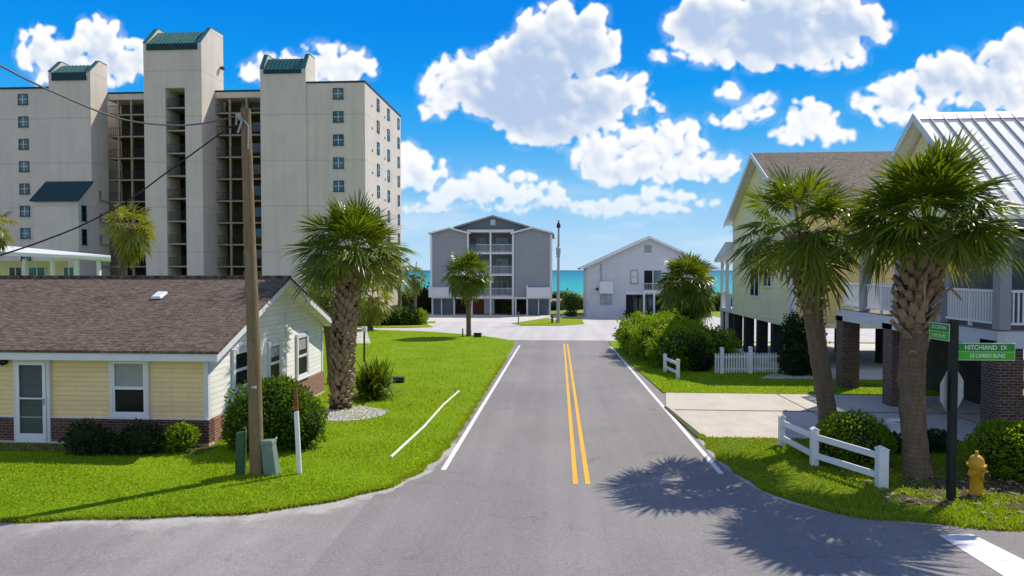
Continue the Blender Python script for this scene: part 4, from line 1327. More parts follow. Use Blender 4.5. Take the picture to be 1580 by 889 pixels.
for sgn in (-1, 1):
    xe = xm + sgn * (xm - wX(895))
    ze_ = zr2(xe)
    mb.hexa([(xe, Yw - .5, ze_ - .08), (xm, Yw - .5, zap - .08), (xm, YE2 + .4, zap - .08), (xe, YE2 + .4, ze_ - .08), (xe, Yw - .5, ze_ + .14), (xm, Yw - .5, zap + .14), (xm, YE2 + .4, zap + .14), (xe, YE2 + .4, ze_ + .14)])
mb.build('roof', M['grey_roof'], wh)
mb = MB()
for sgn in (-1, 1):
    xe = xm + sgn * (xm - wX(895)); ze_ = zr2(xe)
    mb.hexa([(xe, Yw - .56, ze_ - .16), (xm, Yw - .56, zap - .16), (xm, Yw - .51, zap - .16), (xe, Yw - .51, ze_ - .16), (xe, Yw - .56, ze_ + .12), (xm, Yw - .56, zap + .12), (xm, Yw - .51, zap + .12), (xe, Yw - .51, ze_ + .12)])
mb.build('verge_board', M['white'], wh)
def wbox(name, a, b, c, d, dep, mat, out=.003):
    mb = MB(); mb.box(wX(a), wX(b), Yw - dep, Yw - out, wZ(d), wZ(c)); return mb.build(name, M[mat], wh)
wbox('gable_vent', 994.5, 1005, 379, 390, .06, 'grey_siding')
wbox('downpipe', 926.6, 928.4, 407, 434, .12, 'grey_roof')
wbox('meter_cabinet', 925, 945.5, 434.5, 453, .5, 'white')
wbox('wall_light', 919.5, 923, 444.5, 448, .2, 'black')
win_mesh('w', wX(943.5) - wX(926.5), wZ(455) - wZ(469.5), 'y', Vector((wX(935), Yw, wZ(462))), wh, (M['grey_siding'], M['door_pale']), (1, 0))
win_mesh('w', wX(984.5) - wX(973), wZ(417) - wZ(438), 'y', Vector((wX(978.7), Yw, wZ(427.5))), wh, (M['grey_siding'], M['blind']), (0, 1))
wbox('balcony_door', 994, 1006.5, 417.5, 447, .03, 'void')
wbox('balcony_door', 1008.5, 1020, 417.5, 447, .03, 'pane')
bz = wZ(448)
mb = MB(); mb.box(wX(992), wX(1048), Yw - 1.0, Yw - .004, bz - .28, bz - .06); mb.build('balcony', M['white'], wh)
railing(wX(993), wX(1047), Yw - .9, bz - .06, .95, .2, M['white'], wh)
for px in (992.5, 1008, 1030):
    mb = MB(); mb.box(wX(px) - .1, wX(px) + .1, Yw - .98, Yw - .8, zg3, bz - .29); mb.build('post', M['white'], wh)
for a, b, mt in ((967, 977, 'door_dark'), (979, 990, 'pane_dark'), (995, 1007, 'pane_teal'), (1010, 1022, 'void'), (1050, 1084, 'void')):
    mb = MB(); mb.box(AY(a, 420, Yw + 2.4).x, AY(b, 420, Yw + 2.4).x, Yw + 2.33, Yw + 2.395, zg3, wZ(457)); mb.build('door', M[mt], wh)
mb = MB(); mb.box(rx0 - .02, rx1 + 3.62, Yw - .05, Yw - .003, zre - .12, zre + .2); mb.build('beam', M['white'], wh)

# ------------------------------------------------------------------ yellow stilt house
XH = 11.4
Ya_, Yb_ = 34.2, 45.6
Yc_ = (Ya_ + Yb_) / 2
zfl = 1.75
zev3 = AX(1213, 312, XH).z if False else 7.6
ys = thing('stilt_house', 'pale yellow gabled house raised on dark piles', 'house', (XH, Ya_, gz(Yc_)))
zap3 = AX(1172, 232, XH - .4).z
X2 = 27.0
mb = MB()
mb.prism([(Ya_, zfl), (Yb_, zfl), (Yb_, zev3), (Yc_, zap3 - .15), (Ya_, zev3)], 'x', XH, X2)
mb.build('wall', M['cream_siding'], ys)
mb = MB(); mb.box(XH + .2, X2 - .1, Ya_ - .05, Ya_ - .004, zfl + .02, zev3 - .1); mb.build('front_wall', M['cream_siding2'], ys)
slp = (zap3 - zev3) / (Yb_ - Yc_)
mb = MB()
for sgn in (-1, 1):
    ye = Yc_ + sgn * (Yb_ - Yc_ + .55); ze_ = zap3 - slp * (Yb_ - Yc_ + .55)
    mb.hexa([(XH - .45, ye, ze_ - .06), (X2, ye, ze_ - .06), (X2, Yc_, zap3 - .06), (XH - .45, Yc_, zap3 - .06), (XH - .45, ye, ze_ + .1), (X2, ye, ze_ + .1), (X2, Yc_, zap3 + .1), (XH - .45, Yc_, zap3 + .1)])
mb.build('roof', M['shingle2'], ys)
mb = MB()
for sgn in (-1, 1):
    ye = Yc_ + sgn * (Yb_ - Yc_ + .5); ze_ = zap3 - slp * (Yb_ - Yc_ + .5)
    mb.hexa([(XH - .44, ye, ze_ - .10), (XH - .005, ye, ze_ - .10), (XH - .005, Yc_, zap3 - .10), (XH - .44, Yc_, zap3 - .10), (XH - .44, ye, ze_ - .065), (XH - .005, ye, ze_ - .065), (XH - .005, Yc_, zap3 - .065), (XH - .44, Yc_, zap3 - .065)])
mb.build('soffit', M['white'], ys)
mb = MB()
for sgn in (-1, 1):
    ye = Yc_ + sgn * (Yb_ - Yc_ + .58); ze_ = zap3 - slp * (Yb_ - Yc_ + .58)
    mb.hexa([(XH - .5, ye, ze_ - .2), (XH - .452, ye, ze_ - .2), (XH - .452, Yc_, zap3 - .2), (XH - .5, Yc_, zap3 - .2), (XH - .5, ye, ze_ + .09), (XH - .452, ye, ze_ + .09), (XH - .452, Yc_, zap3 + .09), (XH - .5, Yc_, zap3 + .09)])
mb.build('verge_board', M['white'], ys)
mb = MB(); mb.box(XH - .03, XH - .003, Ya_ - .05, Ya_ + .22, zfl, zev3); mb.box(XH - .03, XH + .19, Ya_ - .085, Ya_ - .052, zfl, zev3)
mb.build('corner_trim', M['white'], ys)
mb = MB(); mb.box(XH - .03, XH - .003, Yb_ - .2, Yb_ + .04, zfl, zev3); mb.build('corner_trim', M['white'], ys)
mb = MB(); mb.box(XH - .045, XH - .004, Ya_ - .06, Yb_ + .05, zfl - .28, zfl + .0); mb.box(XH, X2, Ya_ - .09, Ya_ + .2, zfl - .28, zfl - .003); mb.build('skirt_board', M['cream_siding'], ys)
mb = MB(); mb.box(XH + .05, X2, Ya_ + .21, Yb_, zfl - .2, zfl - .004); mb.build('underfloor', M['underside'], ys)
for a, b, c, d in ((1159, 1171.5, 413, 456), (1180, 1190.5, 413, 441)):
    ya, yb = AX(a, 430, XH).y, AX(b, 430, XH).y
    zt, zb2 = AX((a + b) / 2, c, XH).z, AX((a + b) / 2, d, XH).z
    yy, hh, ww = (ya + yb) / 2, zt - zb2, abs(yb - ya)
    mb = MB(); f = .12
    mb.box(XH - .06, XH - .003, yy - ww/2 - f, yy + ww/2 + f, zb2 - f, zb2); mb.box(XH - .06, XH - .003, yy - ww/2 - f, yy + ww/2 + f, zt, zt + f)
    mb.box(XH - .058, XH - .003, yy - ww/2 - f, yy - ww/2, zb2, zt); mb.box(XH - .058, XH - .003, yy + ww/2, yy + ww/2 + f, zb2, zt); mb.box(XH - .05, XH - .003, yy - .06, yy + .06, zb2, zt)
    wn = mb.build('window', M['white'], ys)
    mb = MB(); mb.box(XH - .03, XH - .004, yy - ww/2, yy - .06, zb2, zt); mb.box(XH - .03, XH - .004, yy + .06, yy + ww/2, zb2, zt); mb.build('pane', M['pane_dark'], wn)
for i, px in enumerate((1117, 1131.5, 1148.5, 1168.5, 1191, 1206)):
    yy = AX(px, 500, XH).y if i < 5 else Ya_ + .35
    for xx in ((XH + .02, XH + 5.5) if i % 2 == 0 else (XH + .02,)):
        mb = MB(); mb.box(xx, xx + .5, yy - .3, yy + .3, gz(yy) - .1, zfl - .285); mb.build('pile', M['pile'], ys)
# seaward porch
mb = MB(); mb.box(XH - .2, XH + 8, Yb_ + .05, Yb_ + 2.8, zfl - .25, zfl - .01); mb.build('porch_deck', M['white'], ys)
mb = MB(); zp_ = AX(1112, 394, XH).z
mb.hexa([(XH - .5, Yb_ + .06, zp_), (XH + 8, Yb_ + .06, zp_), (XH + 8, Yb_ + 3.2, zp_ - .5), (XH - .5, Yb_ + 3.2, zp_ - .5), (XH - .5, Yb_ + .06, zp_ + .8), (XH + 8, Yb_ + .06, zp_ + .8), (XH + 8, Yb_ + 3.2, zp_ - .3), (XH - .5, Yb_ + 3.2, zp_ - .3)])
mb.build('porch_roof', M['white'], ys)
for yy in (Yb_ + 1.3, Yb_ + 2.7):
    mb = MB(); mb.box(XH - .15, XH + .03, yy - .09, yy + .09, gz(yy) - .1, zp_ - .3); mb.build('porch_post', M['white'], ys)
mb = MB()
mb.box(XH - .12, XH - .06, Yb_ + .1, Yb_ + 2.6, zfl + .9, zfl + .98)
for i in range(18): mb.box(XH - .11, XH - .07, Yb_ + .15 + i * .14, Yb_ + .19 + i * .14, zfl, zfl + .9)
mb.build('railing', M['white'], ys)

# ------------------------------------------------------------------ metal roofed house with porch
Yn, Yk = 18.55, 28.8              # near and far end of the porch deck
zd = 2.76
mh = thing('porch_house', 'raised house with white standing seam roof and white railed porch on brick piers', 'house', (XH, Yn, gz(22)))
XE = 26.0
mb = MB(); mb.box(XH + .05, XE, Yn + .05, Yk, zd - .12, zd - .03); mb.build('porch_deck', M['timber'], mh)
mb = MB(); mb.box(XH, XH + .048, Yn, Yk + .02, zd - .5, zd - .06); mb.box(XH + .049, XE, Yn - .002, Yn + .046, zd - .5, zd - .06)
mb.build('fascia', M['blue_siding'], mh)
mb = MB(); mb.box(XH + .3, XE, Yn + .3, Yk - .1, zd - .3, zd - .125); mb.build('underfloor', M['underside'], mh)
# brick piers
for (px, xx) in ((1300, XH + .03), (1376, XH + .03), (1487, XH + .03)):
    yy = AX(px, 560, xx).y
    if px == 1487: yy = Yn + .05
    for x_ in (xx, xx + 5.2, xx + 10.0):
        mb = MB(); mb.box(x_, x_ + .66, yy, yy + .66, gz(yy) - .1, zd - .505); p_ = mb.build('brick_pier', M['brick_pier'], mh)
        mb = MB(); mb.box(x_ - .03, x_ + .69, yy - .03, yy + .69, zd - .502, zd - .31); mb.build('cap', M['underside'], p_)
# rear enclosure under the house
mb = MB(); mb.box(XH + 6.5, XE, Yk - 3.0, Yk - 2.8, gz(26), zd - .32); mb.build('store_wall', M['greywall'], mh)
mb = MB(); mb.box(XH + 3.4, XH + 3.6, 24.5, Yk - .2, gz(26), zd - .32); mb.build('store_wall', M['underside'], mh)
# columns
zc1 = 5.45
for yy in (Yn + .02, 21.3, 23.9, 26.6):
    w_ = .30
    mb = MB(); mb.box(XH + .05, XH + .05 + w_, yy, yy + w_, zd - .02, zc1); c_ = mb.build('porch_column', M['column'], mh, bevel=.012)
for xx in (XH + 4.3, XH + 8.6):
    mb = MB(); mb.box(xx, xx + .3, Yn + .02, Yn + .32, zd - .02, zc1); mb.build('porch_column', M['column'], mh, bevel=.012)
# railings along the street side and the front
def rail_y(x, y0, y1, name='railing'):
    mb = MB()
    mb.box(x - .035, x + .035, y0, y1, zd + .95, zd + 1.02); mb.box(x - .03, x + .03, y0, y1, zd + .10, zd + .16)
    n = int((y1 - y0) / .125)
    for i in range(1, n): 
        yy = y0 + (y1 - y0) * i / n
        mb.box(x - .02, x + .02, yy - .02, yy + .02, zd + .161, zd + .949)
    ym = (y0 + y1) / 2
    mb.box(x - .04, x + .04, ym - .04, ym + .04, zd - .02, zd + .949 )
    return mb.build(name, M['white_clean'], mh)
rail_y(XH + .2, Yn + .33, 21.29); rail_y(XH + .2, 21.61, 23.89); rail_y(XH + .2, 24.21, 26.59); rail_y(XH + .2, 26.91, Yk)
def rail_x(x0, x1, y):
    mb = MB()
    mb.box(x0, x1, y - .035, y + .035, zd + .95, zd + 1.02); mb.box(x0, x1, y - .03, y + .03, zd + .10, zd + .16)
    n = int((x1 - x0) / .125)
    for i in range(1, n):
        xx = x0 + (x1 - x0) * i / n
        mb.box(xx - .02, xx + .02, y - .02, y + .02, zd + .161, zd + .949)
    return mb.build('railing', M['white_clean'], mh)
rail_x(XH + .36, XH + 4.29, Yn + .17); rail_x(XH + 4.61, XH + 8.59, Yn + .17)
rail_x(XH + .25, XH + 6, Yk - .05)
# house body behind the porch
Yh0, Yh1 = 20.8, 26.2
Xh = XH + 2.3
yrid = 22.1
zrid = AX(1385, 188, XH - .4).z
zne = 5.72
mb = MB()
mb.box(Xh, XE, Yh0, Yh1, zd - .02, 5.4)
mb.build('wall', M['greywall'], mh)
mb = MB(); mb.prism([(18.7, 5.55), (25.8, 5.55), (25.8, 5.7), (yrid, zrid - .2), (18.7, 5.75)], 'x', XH + .05, XH + .25); mb.build('gable_wall', M['cream_siding'], mh)
mb = MB(); mb.box(XH + .05, XE, Yn + .0, Yn + .28, zc1, zc1 + .28); mb.box(XH + .05, XH + .3, Yn + .281, Yk - 2, zc1, zc1 + .28); mb.build('beam', M['column'], mh)
mb = MB(); mb.box(XH + .31, XE, Yn + .29, 26.0, zc1 + .05, zc1 + .09); mb.build('porch_ceiling', M['greywall'], mh)
# windows and doors of the porch front
for a, b, mt in ((XH + 2.9, XH + 3.9, 'pane_dark'), (XH + 4.6, XH + 6.4, 'pane_dark'), (XH + 7.0, XH + 8.2, 'pane_dark')):
    win_mesh('w', b - a, 2.1, 'y', Vector(((a + b) / 2, Yh0, zd + 1.12)), mh, (M['white_clean'], M[mt]), (1, 0))
mb = MB()
for xx in (Xh - .02, Xh + 1.95): mb.box(xx, xx + .12, Yh0 - .06, Yh0 - .003, zd, 5.38)
mb.build('corner_trim', M['white_clean'], mh)
# roof with raised seams
mb = MB()
ybk = 26.9; zbk = zrid - .78 * (ybk - yrid)
mb.prism([(18.35, zne), (yrid, zrid), (ybk, zbk), (ybk, zbk - .1), (yrid, zrid - .12), (18.35, zne - .1)], 'x', XH - .4, XE)
rf = mb.build('roof', M['metal_roof'], mh)
mb = MB()
xx = XH - .05
while xx < XE:
    mb.beam((xx, 18.35, zne + .02), (xx, yrid - .1, zrid - .06), .03, .05); xx += .41
mb.build('seams', M['seam'], rf)
mb = MB(); mb.prism([(yrid - .28, zrid - .2), (yrid, zrid + .05), (yrid + .28, zrid - .17), (yrid, zrid + .02)], 'x', XH - .42, XE); mb.build('ridge_cap', M['white_clean'], rf)
mb = MB()
for (ya, za, yb, zb_) in ((18.3, zne - .06, yrid, zrid - .05), (yrid, zrid - .05, ybk + .05, zbk - .06)):
    mb.hexa([(XH - .45, ya, za - .16), (XH - .402, ya, za - .16), (XH - .402, yb, zb_ - .16), (XH - .45, yb, zb_ - .16), (XH - .45, ya, za + .1), (XH - .402, ya, za + .1), (XH - .402, yb, zb_ + .1), (XH - .45, yb, zb_ + .1)])
mb.build('verge_board', M['white'], mh)

# ------------------------------------------------------------------ utility pole, wires, cabinets
pb = G(397, 735); pt = AY(379, 168, pb.y)
pole = thing('utility_pole', 'weathered wooden utility pole leaning slightly in front of the round bush', 'utility pole', pb)
mb = MB(); mb.tube([pb - Vector((0, 0, .3)), pb.lerp(pt, .33) + Vector((.015, 0, 0)), pb.lerp(pt, .66) + Vector((-.01, .02, 0)), pt], [.155, .142, .122, .105], 18)
mb.build('pole', M['wood_pole'], pole, smooth=True)
ct = pt + Vector((-.08, -.02, -.14))
mb = MB(); mb.box(pt.x - .2, pt.x - .06, pt.y - .06, pt.y + .06, pt.z - .24, pt.z - .12); mb.tube([(pt.x - .22, pt.y, pt.z - .34), (pt.x - .14, pt.y - .12, pt.z - .16), (pt.x - .02, pt.y - .14, pt.z - .3), (pt.x - .12, pt.y - .13, pt.z - .55)], .022, 6)
mb.tube([(pt.x - .06, pt.y - .12, pt.z - .2), (pt.x + .12, pt.y - .13, pt.z - .4), (pt.x + .1, pt.y - .12, pt.z - .9)], .014, 6)
mb.build('cable_bracket', M['alu'], pole, smooth=True)
mk_ = AY(392, 598, pb.y - .15)
mb = MB(); mb.box(mk_.x - .05, mk_.x + .04, mk_.y - .03, mk_.y + .1, mk_.z - .02, mk_.z + .03); mb.build('tag_plate', M['alu'], pole)
def catmull(P, n=8):
    P = [Vector(p) for p in P]; out = []
    for i in range(len(P) - 1):
        p0, p1, p2, p3 = P[max(i - 1, 0)], P[i], P[i + 1], P[min(i + 2, len(P) - 1)]
        for k in range(n):
            t = k / n
            out.append(.5 * ((2 * p1) + (p2 - p0) * t + (2 * p0 - 5 * p1 + 4 * p2 - p3) * t * t + (3 * p1 - p0 - 3 * p2 + p3) * t ** 3))
    out.append(P[-1]); return out
c1 = [ct] + [AY(a, b, Y) for a, b, Y in ((310, 191, 14.4), (255, 193, 13.8), (185, 183, 13.0), (100, 150, 12.0), (0, 101, 10.9), (-180, -5, 9.2))]
mb = MB(); mb.tube(catmull(c1), .018, 7)
tag(mb.build('overhead_cable', M['cable_grey'], smooth=True), 'grey twisted overhead cable sagging from the pole top to the upper left', 'cable')
c2 = [ct - Vector((0, 0, .1))] + [AY(a, b, Y) for a, b, Y in ((335, 210, 14.8), (255, 268, 14.2), (200, 308, 13.7), (130, 346, 13.1), (60, 374, 12.5), (0, 394, 12), (-140, 436, 11))]
mb = MB(); mb.tube(catmull(c2), .016, 7)
tag(mb.build('overhead_cable', M['cable'], smooth=True), 'black service cable running from the pole top down to the lower left', 'cable')
# green marker post, cabinet, striped stake
p = G(371, 735)
t_ = thing('cable_pedestal', 'narrow dark green cable pedestal left of the utility pole', 'pedestal', p)
mb = MB(); mb.hexa([p + Vector(v) for v in ((-.10, -.08, -.05), (.10, -.08, -.05), (.10, .08, -.05), (-.10, .08, -.05), (-.07, -.07, .98), (.13, -.07, 1.0), (.13, .07, 1.0), (-.07, .07, .98))]); bd = mb.build('body', M['pedestal'], t_, bevel=.02)
mb = MB(); mb.tube([p + Vector((.11, 0, .8)), p + Vector((.15, 0, 1.02)), p + Vector((.12, 0, 1.1)), p + Vector((.08, 0, 1.07))], .016, 6); mb.build('wire_hook', M['alu'], t_, smooth=True)
p = G(419, 735)
t_ = thing('cable_cabinet', 'leaning pale grey green cable cabinet right of the utility pole', 'pedestal', p)
mb = MB(); mb.hexa([p + Vector(v) for v in ((-.12, -.14, -.05), (.18, -.14, -.05), (.18, .14, -.05), (-.12, .14, -.05), (-.20, -.11, .74), (.06, -.11, .76), (.06, .12, .76), (-.20, .12, .74))]); mb.build('body', M['pedestal_grey'], t_, bevel=.025)
mb = MB(); mb.hexa([p + Vector(v) for v in ((-.22, -.13, .72), (.08, -.13, .74), (.08, .13, .74), (-.22, .13, .72), (-.20, -.11, .80), (.06, -.11, .82), (.06, .11, .82), (-.20, .11, .80))]); mb.build('lid', M['pedestal_grey'], t_, bevel=.015)
p = G(462, 734)
t_ = thing('marker_post', 'thin white marker post in front of the round bush', 'marker post', p)
mb = MB(); mb.hexa([p + Vector(v) for v in ((-.045, -.03, -.05), (.055, -.03, -.05), (.055, .03, -.05), (-.045, .03, -.05), (-.105, -.03, 1.42), (-.01, -.03, 1.44), (-.01, .03, 1.44), (-.105, .03, 1.42))]); mb.build('post', M['white_clean'], t_, bevel=.008)
mb = MB(); mb.hexa([p + Vector(v) for v in ((-.085, .035, .9), (-.0, .035, .9), (-.0, .075, .9), (-.085, .075, .9), (-.14, .035, 1.93), (-.06, .035, 1.95), (-.06, .075, 1.95), (-.14, .075, 1.93))]); mb.build('stake', M['rust'], t_)
# white pole lying on the lawn
a = G(603, 708, .05); b = G(708, 605, .05); m_ = a.lerp(b, .5)
t_ = thing('lawn_edging_pole', 'long white painted timber pole lying on the left lawn', 'timber pole', (m_.x, m_.y, gz(m_.y) + .05))
mb = MB(); mb.tube([a + Vector((0, 0, .035)), a.lerp(b, .35) + Vector((.05, 0, .04)), a.lerp(b, .7) + Vector((-.05, 0, .035)), b + Vector((0, 0, .035))], [.038, .04, .037, .036], 10); mb.build('pole', M['cream_paint'], t_, smooth=True)

# small post with white top beside the lawn, black box
p = G(562, 560)
t_ = thing('garden_post', 'thin dark post with white top behind the spiky plant on the left lawn', 'post', p)
mb = MB(); mb.tube([p, AY(562, 512, p.y)], .05, 8); mb.build('post', M['dark_pole'], t_)
q = AY(562, 509, p.y); mb = MB(); mb.box(q.x - .13, q.x + .13, p.y - .12, p.y + .12, q.z - .1, q.z + .16); mb.build('cap', M['white'], t_, bevel=.02)
p = G(616, 592)
t_ = thing('valve_box', 'small black box on the grass beside the spiky plant', 'box', p)
mb = MB(); mb.box(p.x - .24, p.x + .2, p.y - .15, p.y + .15, p.z + .04, p.z + .24); mb.build('body', M['black'], t_, bevel=.02)
mb = MB(); mb.box(p.x - .26, p.x + .22, p.y - .17, p.y + .17, p.z + .241, p.z + .28); mb.build('lid', M['iron'], t_, bevel=.01)
p = G(737, 521)
t_ = thing('valve_box', 'dark utility box beside the trunk of the palm at the street end', 'box', p)
mb = MB(); mb.box(p.x - .28, p.x + .28, p.y - .25, p.y + .25, p.z, p.z + .28); mb.build('body', M['iron'], t_, bevel=.02)
mb = MB(); mb.box(p.x - .3, p.x + .3, p.y - .27, p.y + .27, p.z + .281, p.z + .36); mb.build('lid', M['black'], t_, bevel=.01)

# ------------------------------------------------------------------ tall pole near the sea
p = G(861, 499.5)
t_ = thing('street_pole', 'tall dark utility pole with transformer on the verge before the sea', 'utility pole', p)
zt = AY(862.5, 340, p.y).z
mb = MB(); mb.tube([p, (p.x + .05, p.y, zt)], [.19, .09], 12); mb.build('pole', M['column'], t_, smooth=True)
z1_ = AY(862, 386, p.y).z
mb = MB(); mb.lathe((p.x + .02, p.y - .2, z1_ - .55), [(.16, 0), (.24, .05), (.24, .75), (.14, .85)], 14); mb.box(p.x - .2, p.x + .2, p.y - .16, p.y + .16, z1_ - .75, z1_ - .6); mb.build('transformer', M['column'], t_, smooth=True)
z2_ = AY(862, 347, p.y).z
mb = MB(); mb.lathe((p.x + .04, p.y, z2_ - .35), [(.1, 0), (.22, .1), (.2, .35), (.1, .55), (.06, .8)], 12); mb.build('insulator', M['iron'], t_, smooth=True)
p = G(852, 499)
t_ = thing('bollard', 'short dark post left of the tall pole on the verge', 'bollard', p)
mb = MB(); mb.lathe(p, [(.11, 0), (.11, .75), (.07, .82)], 10); mb.build('post', M['iron'], t_, smooth=True)
p = G(800, 500.5)
t_ = thing('bollard', 'slim grey marker post on the tip of the verge before the grey block', 'bollard', p)
mb = MB(); mb.lathe(p, [(.06, 0), (.06, 1.2), (.03, 1.28)], 8); mb.build('post', M['timber'], t_, smooth=True)
p = G(714, 520.5)
t_ = thing('bollard', 'slim dark marker post left of the palm at the street end', 'bollard', p)
mb = MB(); mb.lathe(p, [(.05, 0), (.05, .65), (.03, .7)], 8); mb.build('post', M['iron'], t_, smooth=True)

# ------------------------------------------------------------------ fences
def post_box(mb, p, w, h, cap=True):
    mb.box(p.x - w/2, p.x + w/2, p.y - w/2, p.y + w/2, p.z - .1, p.z + h)
    if cap:
        mb.box(p.x - w/2 - .012, p.x + w/2 + .012, p.y - w/2 - .012, p.y + w/2 + .012, p.z + h + .001, p.z + h + .03)
        mb.prism([(p.x - w/2, p.z + h + .031), (p.x + w/2, p.z + h + .031), (p.x, p.z + h + .075)], 'y', p.y - w/2, p.y + w/2)
def rail_fence(name, label, cat, pts, hs, ws, rails, rw=.045, rh=.14):
    t_ = thing(name, label, cat, pts[0])
    for p, h, w in zip(pts, hs, ws):
        mb = MB(); post_box(mb, p, w, h, True); mb.build('post', M['white_clean'], t_, bevel=.008)
    for a, b, h0, h1, w in zip(pts[:-1], pts[1:], hs[:-1], hs[1:], ws):
        for r in rails:
            mb = MB(); mb.beam(a + Vector((0, 0, h0 * r)), b + Vector((0, 0, h1 * r)), rw, rh); mb.build('rail', M['white_clean'], t_, bevel=.006)
rail_fence('rail_fence', 'white two rail vinyl fence in front of the clipped bush and palms', 'fence',
           [G(1206, 691), G(1256, 722), G(1360, 756)], [.80, .88, .84], [.15, .16, .20], (.83, .34))
rail_fence('rail_fence', 'short white two rail fence end beside the large hedge', 'fence', [G(1026, 576), G(1046, 586)], [.88, .85], [.15, .15], (.82, .36))
a = G(1104, 578); b = G(1197, 577)
t_ = thing('picket_fence', 'white picket fence in front of the dark piles', 'fence', a)
for px, h in ((1113.5, 1.22), (1157.5, 1.26)):
    p = G(px, 578); mb = MB(); post_box(mb, p, .16, h); mb.build('post', M['white_clean'], t_)
mb = MB()
for zz in (.25, .82): mb.beam(a + Vector((0, .06, zz)), b + Vector((.3, .06, zz)), .04, .09)
n = 24
for i in range(n):
    q = a.lerp(b, i / (n - 1))
    mb.box(q.x - .035, q.x + .035, q.y - .01, q.y + .014, q.z + .08, q.z + .95)
    mb.prism([(q.x - .035, q.z + .951), (q.x + .035, q.z + .951), (q.x, q.z + 1.01)], 'y', q.y - .01, q.y + .014)
mb.build('pickets', M['white_clean'], t_)

# ------------------------------------------------------------------ sign post, hydrant, planter
p = G(1467, 776)
zt = AY(1466, 494, p.y).z
sp = thing('street_sign', 'dark sign post with green street name blades and the back of a stop sign', 'street sign', p)
mb = MB(); mb.box(p.x - .065, p.x + .065, p.y - .065, p.y + .065, p.z - .2, zt); mb.build('post', M['dark_pole'], sp, bevel=.01)
zo = AY(1475, 605, p.y).z
octg = MB(); R_ = .435; th = math.radians(33); c_, s_ = math.cos(th), math.sin(th)
cen = Vector((p.x + .07, p.y + .14, zo))
ring = [(R_ * math.cos(math.radians(22.5 + 45 * k)), R_ * math.sin(math.radians(22.5 + 45 * k))) for k in range(8)]
vs = [cen + Vector((a * c_, a * s_, b)) for a, b in ring] + [cen + Vector((a * c_ - .006, a * s_ + .012, b)) for a, b in ring]
octg.add(vs, [tuple(range(8)), tuple(range(15, 7, -1))] + [(i, i + 8, (i + 1) % 8 + 8, (i + 1) % 8) for i in range(8)])
octg.build('stop_sign', M['alu'], sp)
mb = MB(); mb.box(p.x - .02, p.x + .05, p.y + .067, p.y + .11, zo - .3, zo + .3); mb.build('sign_bracket', M['dark_pole'], sp)
def text_mesh(body, size, name, mat, parent, mtx, sx=1.0):
    cu = bpy.data.curves.new(name, 'FONT'); cu.body = body; cu.size = size; cu.align_x = 'CENTER'; cu.align_y = 'CENTER'; cu.offset = size * .012
    tmp = bpy.data.objects.new(name + '_curve', cu); COL.objects.link(tmp)
    bpy.context.view_layer.update()
    me = bpy.data.meshes.new_from_object(tmp.evaluated_get(bpy.context.evaluated_depsgraph_get()))
    bpy.data.objects.remove(tmp); bpy.data.curves.remove(cu)
    me.name = name
    me.transform(mtx @ Matrix.Diagonal((sx, 1, 1, 1)))
    me.transform(Matrix.Translation(-WLOC[parent]))
    me.materials.clear(); me.materials.append(mat)
    o = bpy.data.objects.new(name, me); COL.objects.link(o); o.parent = parent; WLOC[o] = WLOC[parent]
    return o
# blade facing the viewer
A_ = AY(1477.5, 529, p.y - .03); B_ = AY(1565.5, 556.5, p.y - .03)
zsp = AY(1520, 542.5, p.y).z
mb = MB(); mb.box(A_.x, B_.x, p.y - .045, p.y - .03, B_.z, A_.z)
bl = mb.build('name_blade', M['sign_letter'], sp, bevel=.006)
zt1, zb1 = A_.z - .012, B_.z + .012
mb = MB(); mb.box(A_.x + .012, B_.x - .012, p.y - .0485, p.y - .0455, zsp + .004, zt1); mb.build('upper_panel', M['sign_dark'], bl)
mb = MB(); mb.box(A_.x + .012, B_.x - .012, p.y - .0486, p.y - .0456, zb1, zsp - .004); mb.build('lower_panel', M['sign_green'], bl)
RX = Matrix.Rotation(math.radians(90), 4, 'X')
xm_ = (A_.x + B_.x) / 2
text_mesh('HITCHIAND', .125, 'lettering', M['sign_letter'], bl, Matrix.Translation((AY(1511, 540, p.y).x, p.y - .051, (zsp + zt1) / 2)) @ RX, .88)
text_mesh('DI', .115, 'lettering', M['sign_letter'], bl, Matrix.Translation((AY(1546, 540, p.y).x, p.y - .051, (zsp + zt1) / 2)) @ RX, .95)
text_mesh('LE CARRIO', .105, 'lettering', M['sign_letter'], bl, Matrix.Translation((AY(1511, 549, p.y).x, p.y - .051, (zsp + zb1) / 2)) @ RX, .78)
text_mesh('BUNG', .105, 'lettering', M['sign_letter'], bl, Matrix.Translation((AY(1539, 549, p.y).x, p.y - .051, (zsp + zb1) / 2)) @ RX, .78)
# blade along the street, seen obliquely
z_t = AY(1467, 500.5, p.y).z; z_b = AY(1467, 527, p.y).z
e0 = Vector((p.x - .07, p.y + .0, 0)); ang = math.radians(95); L_ = .62
dv = Vector((math.cos(ang), math.sin(ang), 0)); nv = Vector((-dv.y, dv.x, 0)) * -1
nv = Vector((-math.sin(ang), math.cos(ang), 0))
def blade_box(z0, z1, a0, a1, o0, o1):
    mb = MB()
    P = lambda a, o, z: e0 + dv * a + nv * o + Vector((0, 0, z))
    mb.hexa([P(a0, o0, z0), P(a1, o0, z0), P(a1, o1, z0), P(a0, o1, z0), P(a0, o0, z1), P(a1, o0, z1), P(a1, o1, z1), P(a0, o1, z1)]); return mb
bl2 = blade_box(z_b, z_t, 0, L_, 0, .012).build('name_blade', M['sign_letter'], sp)
zm_ = (z_t + z_b) / 2
blade_box(zm_ + .004, z_t - .012, .01, L_ - .01, .0125, .0155).build('upper_panel', M['sign_dark'], bl2)
blade_box(z_b + .012, zm_ - .004, .01, L_ - .01, .0126, .0156).build('lower_panel', M['sign_green'], bl2)
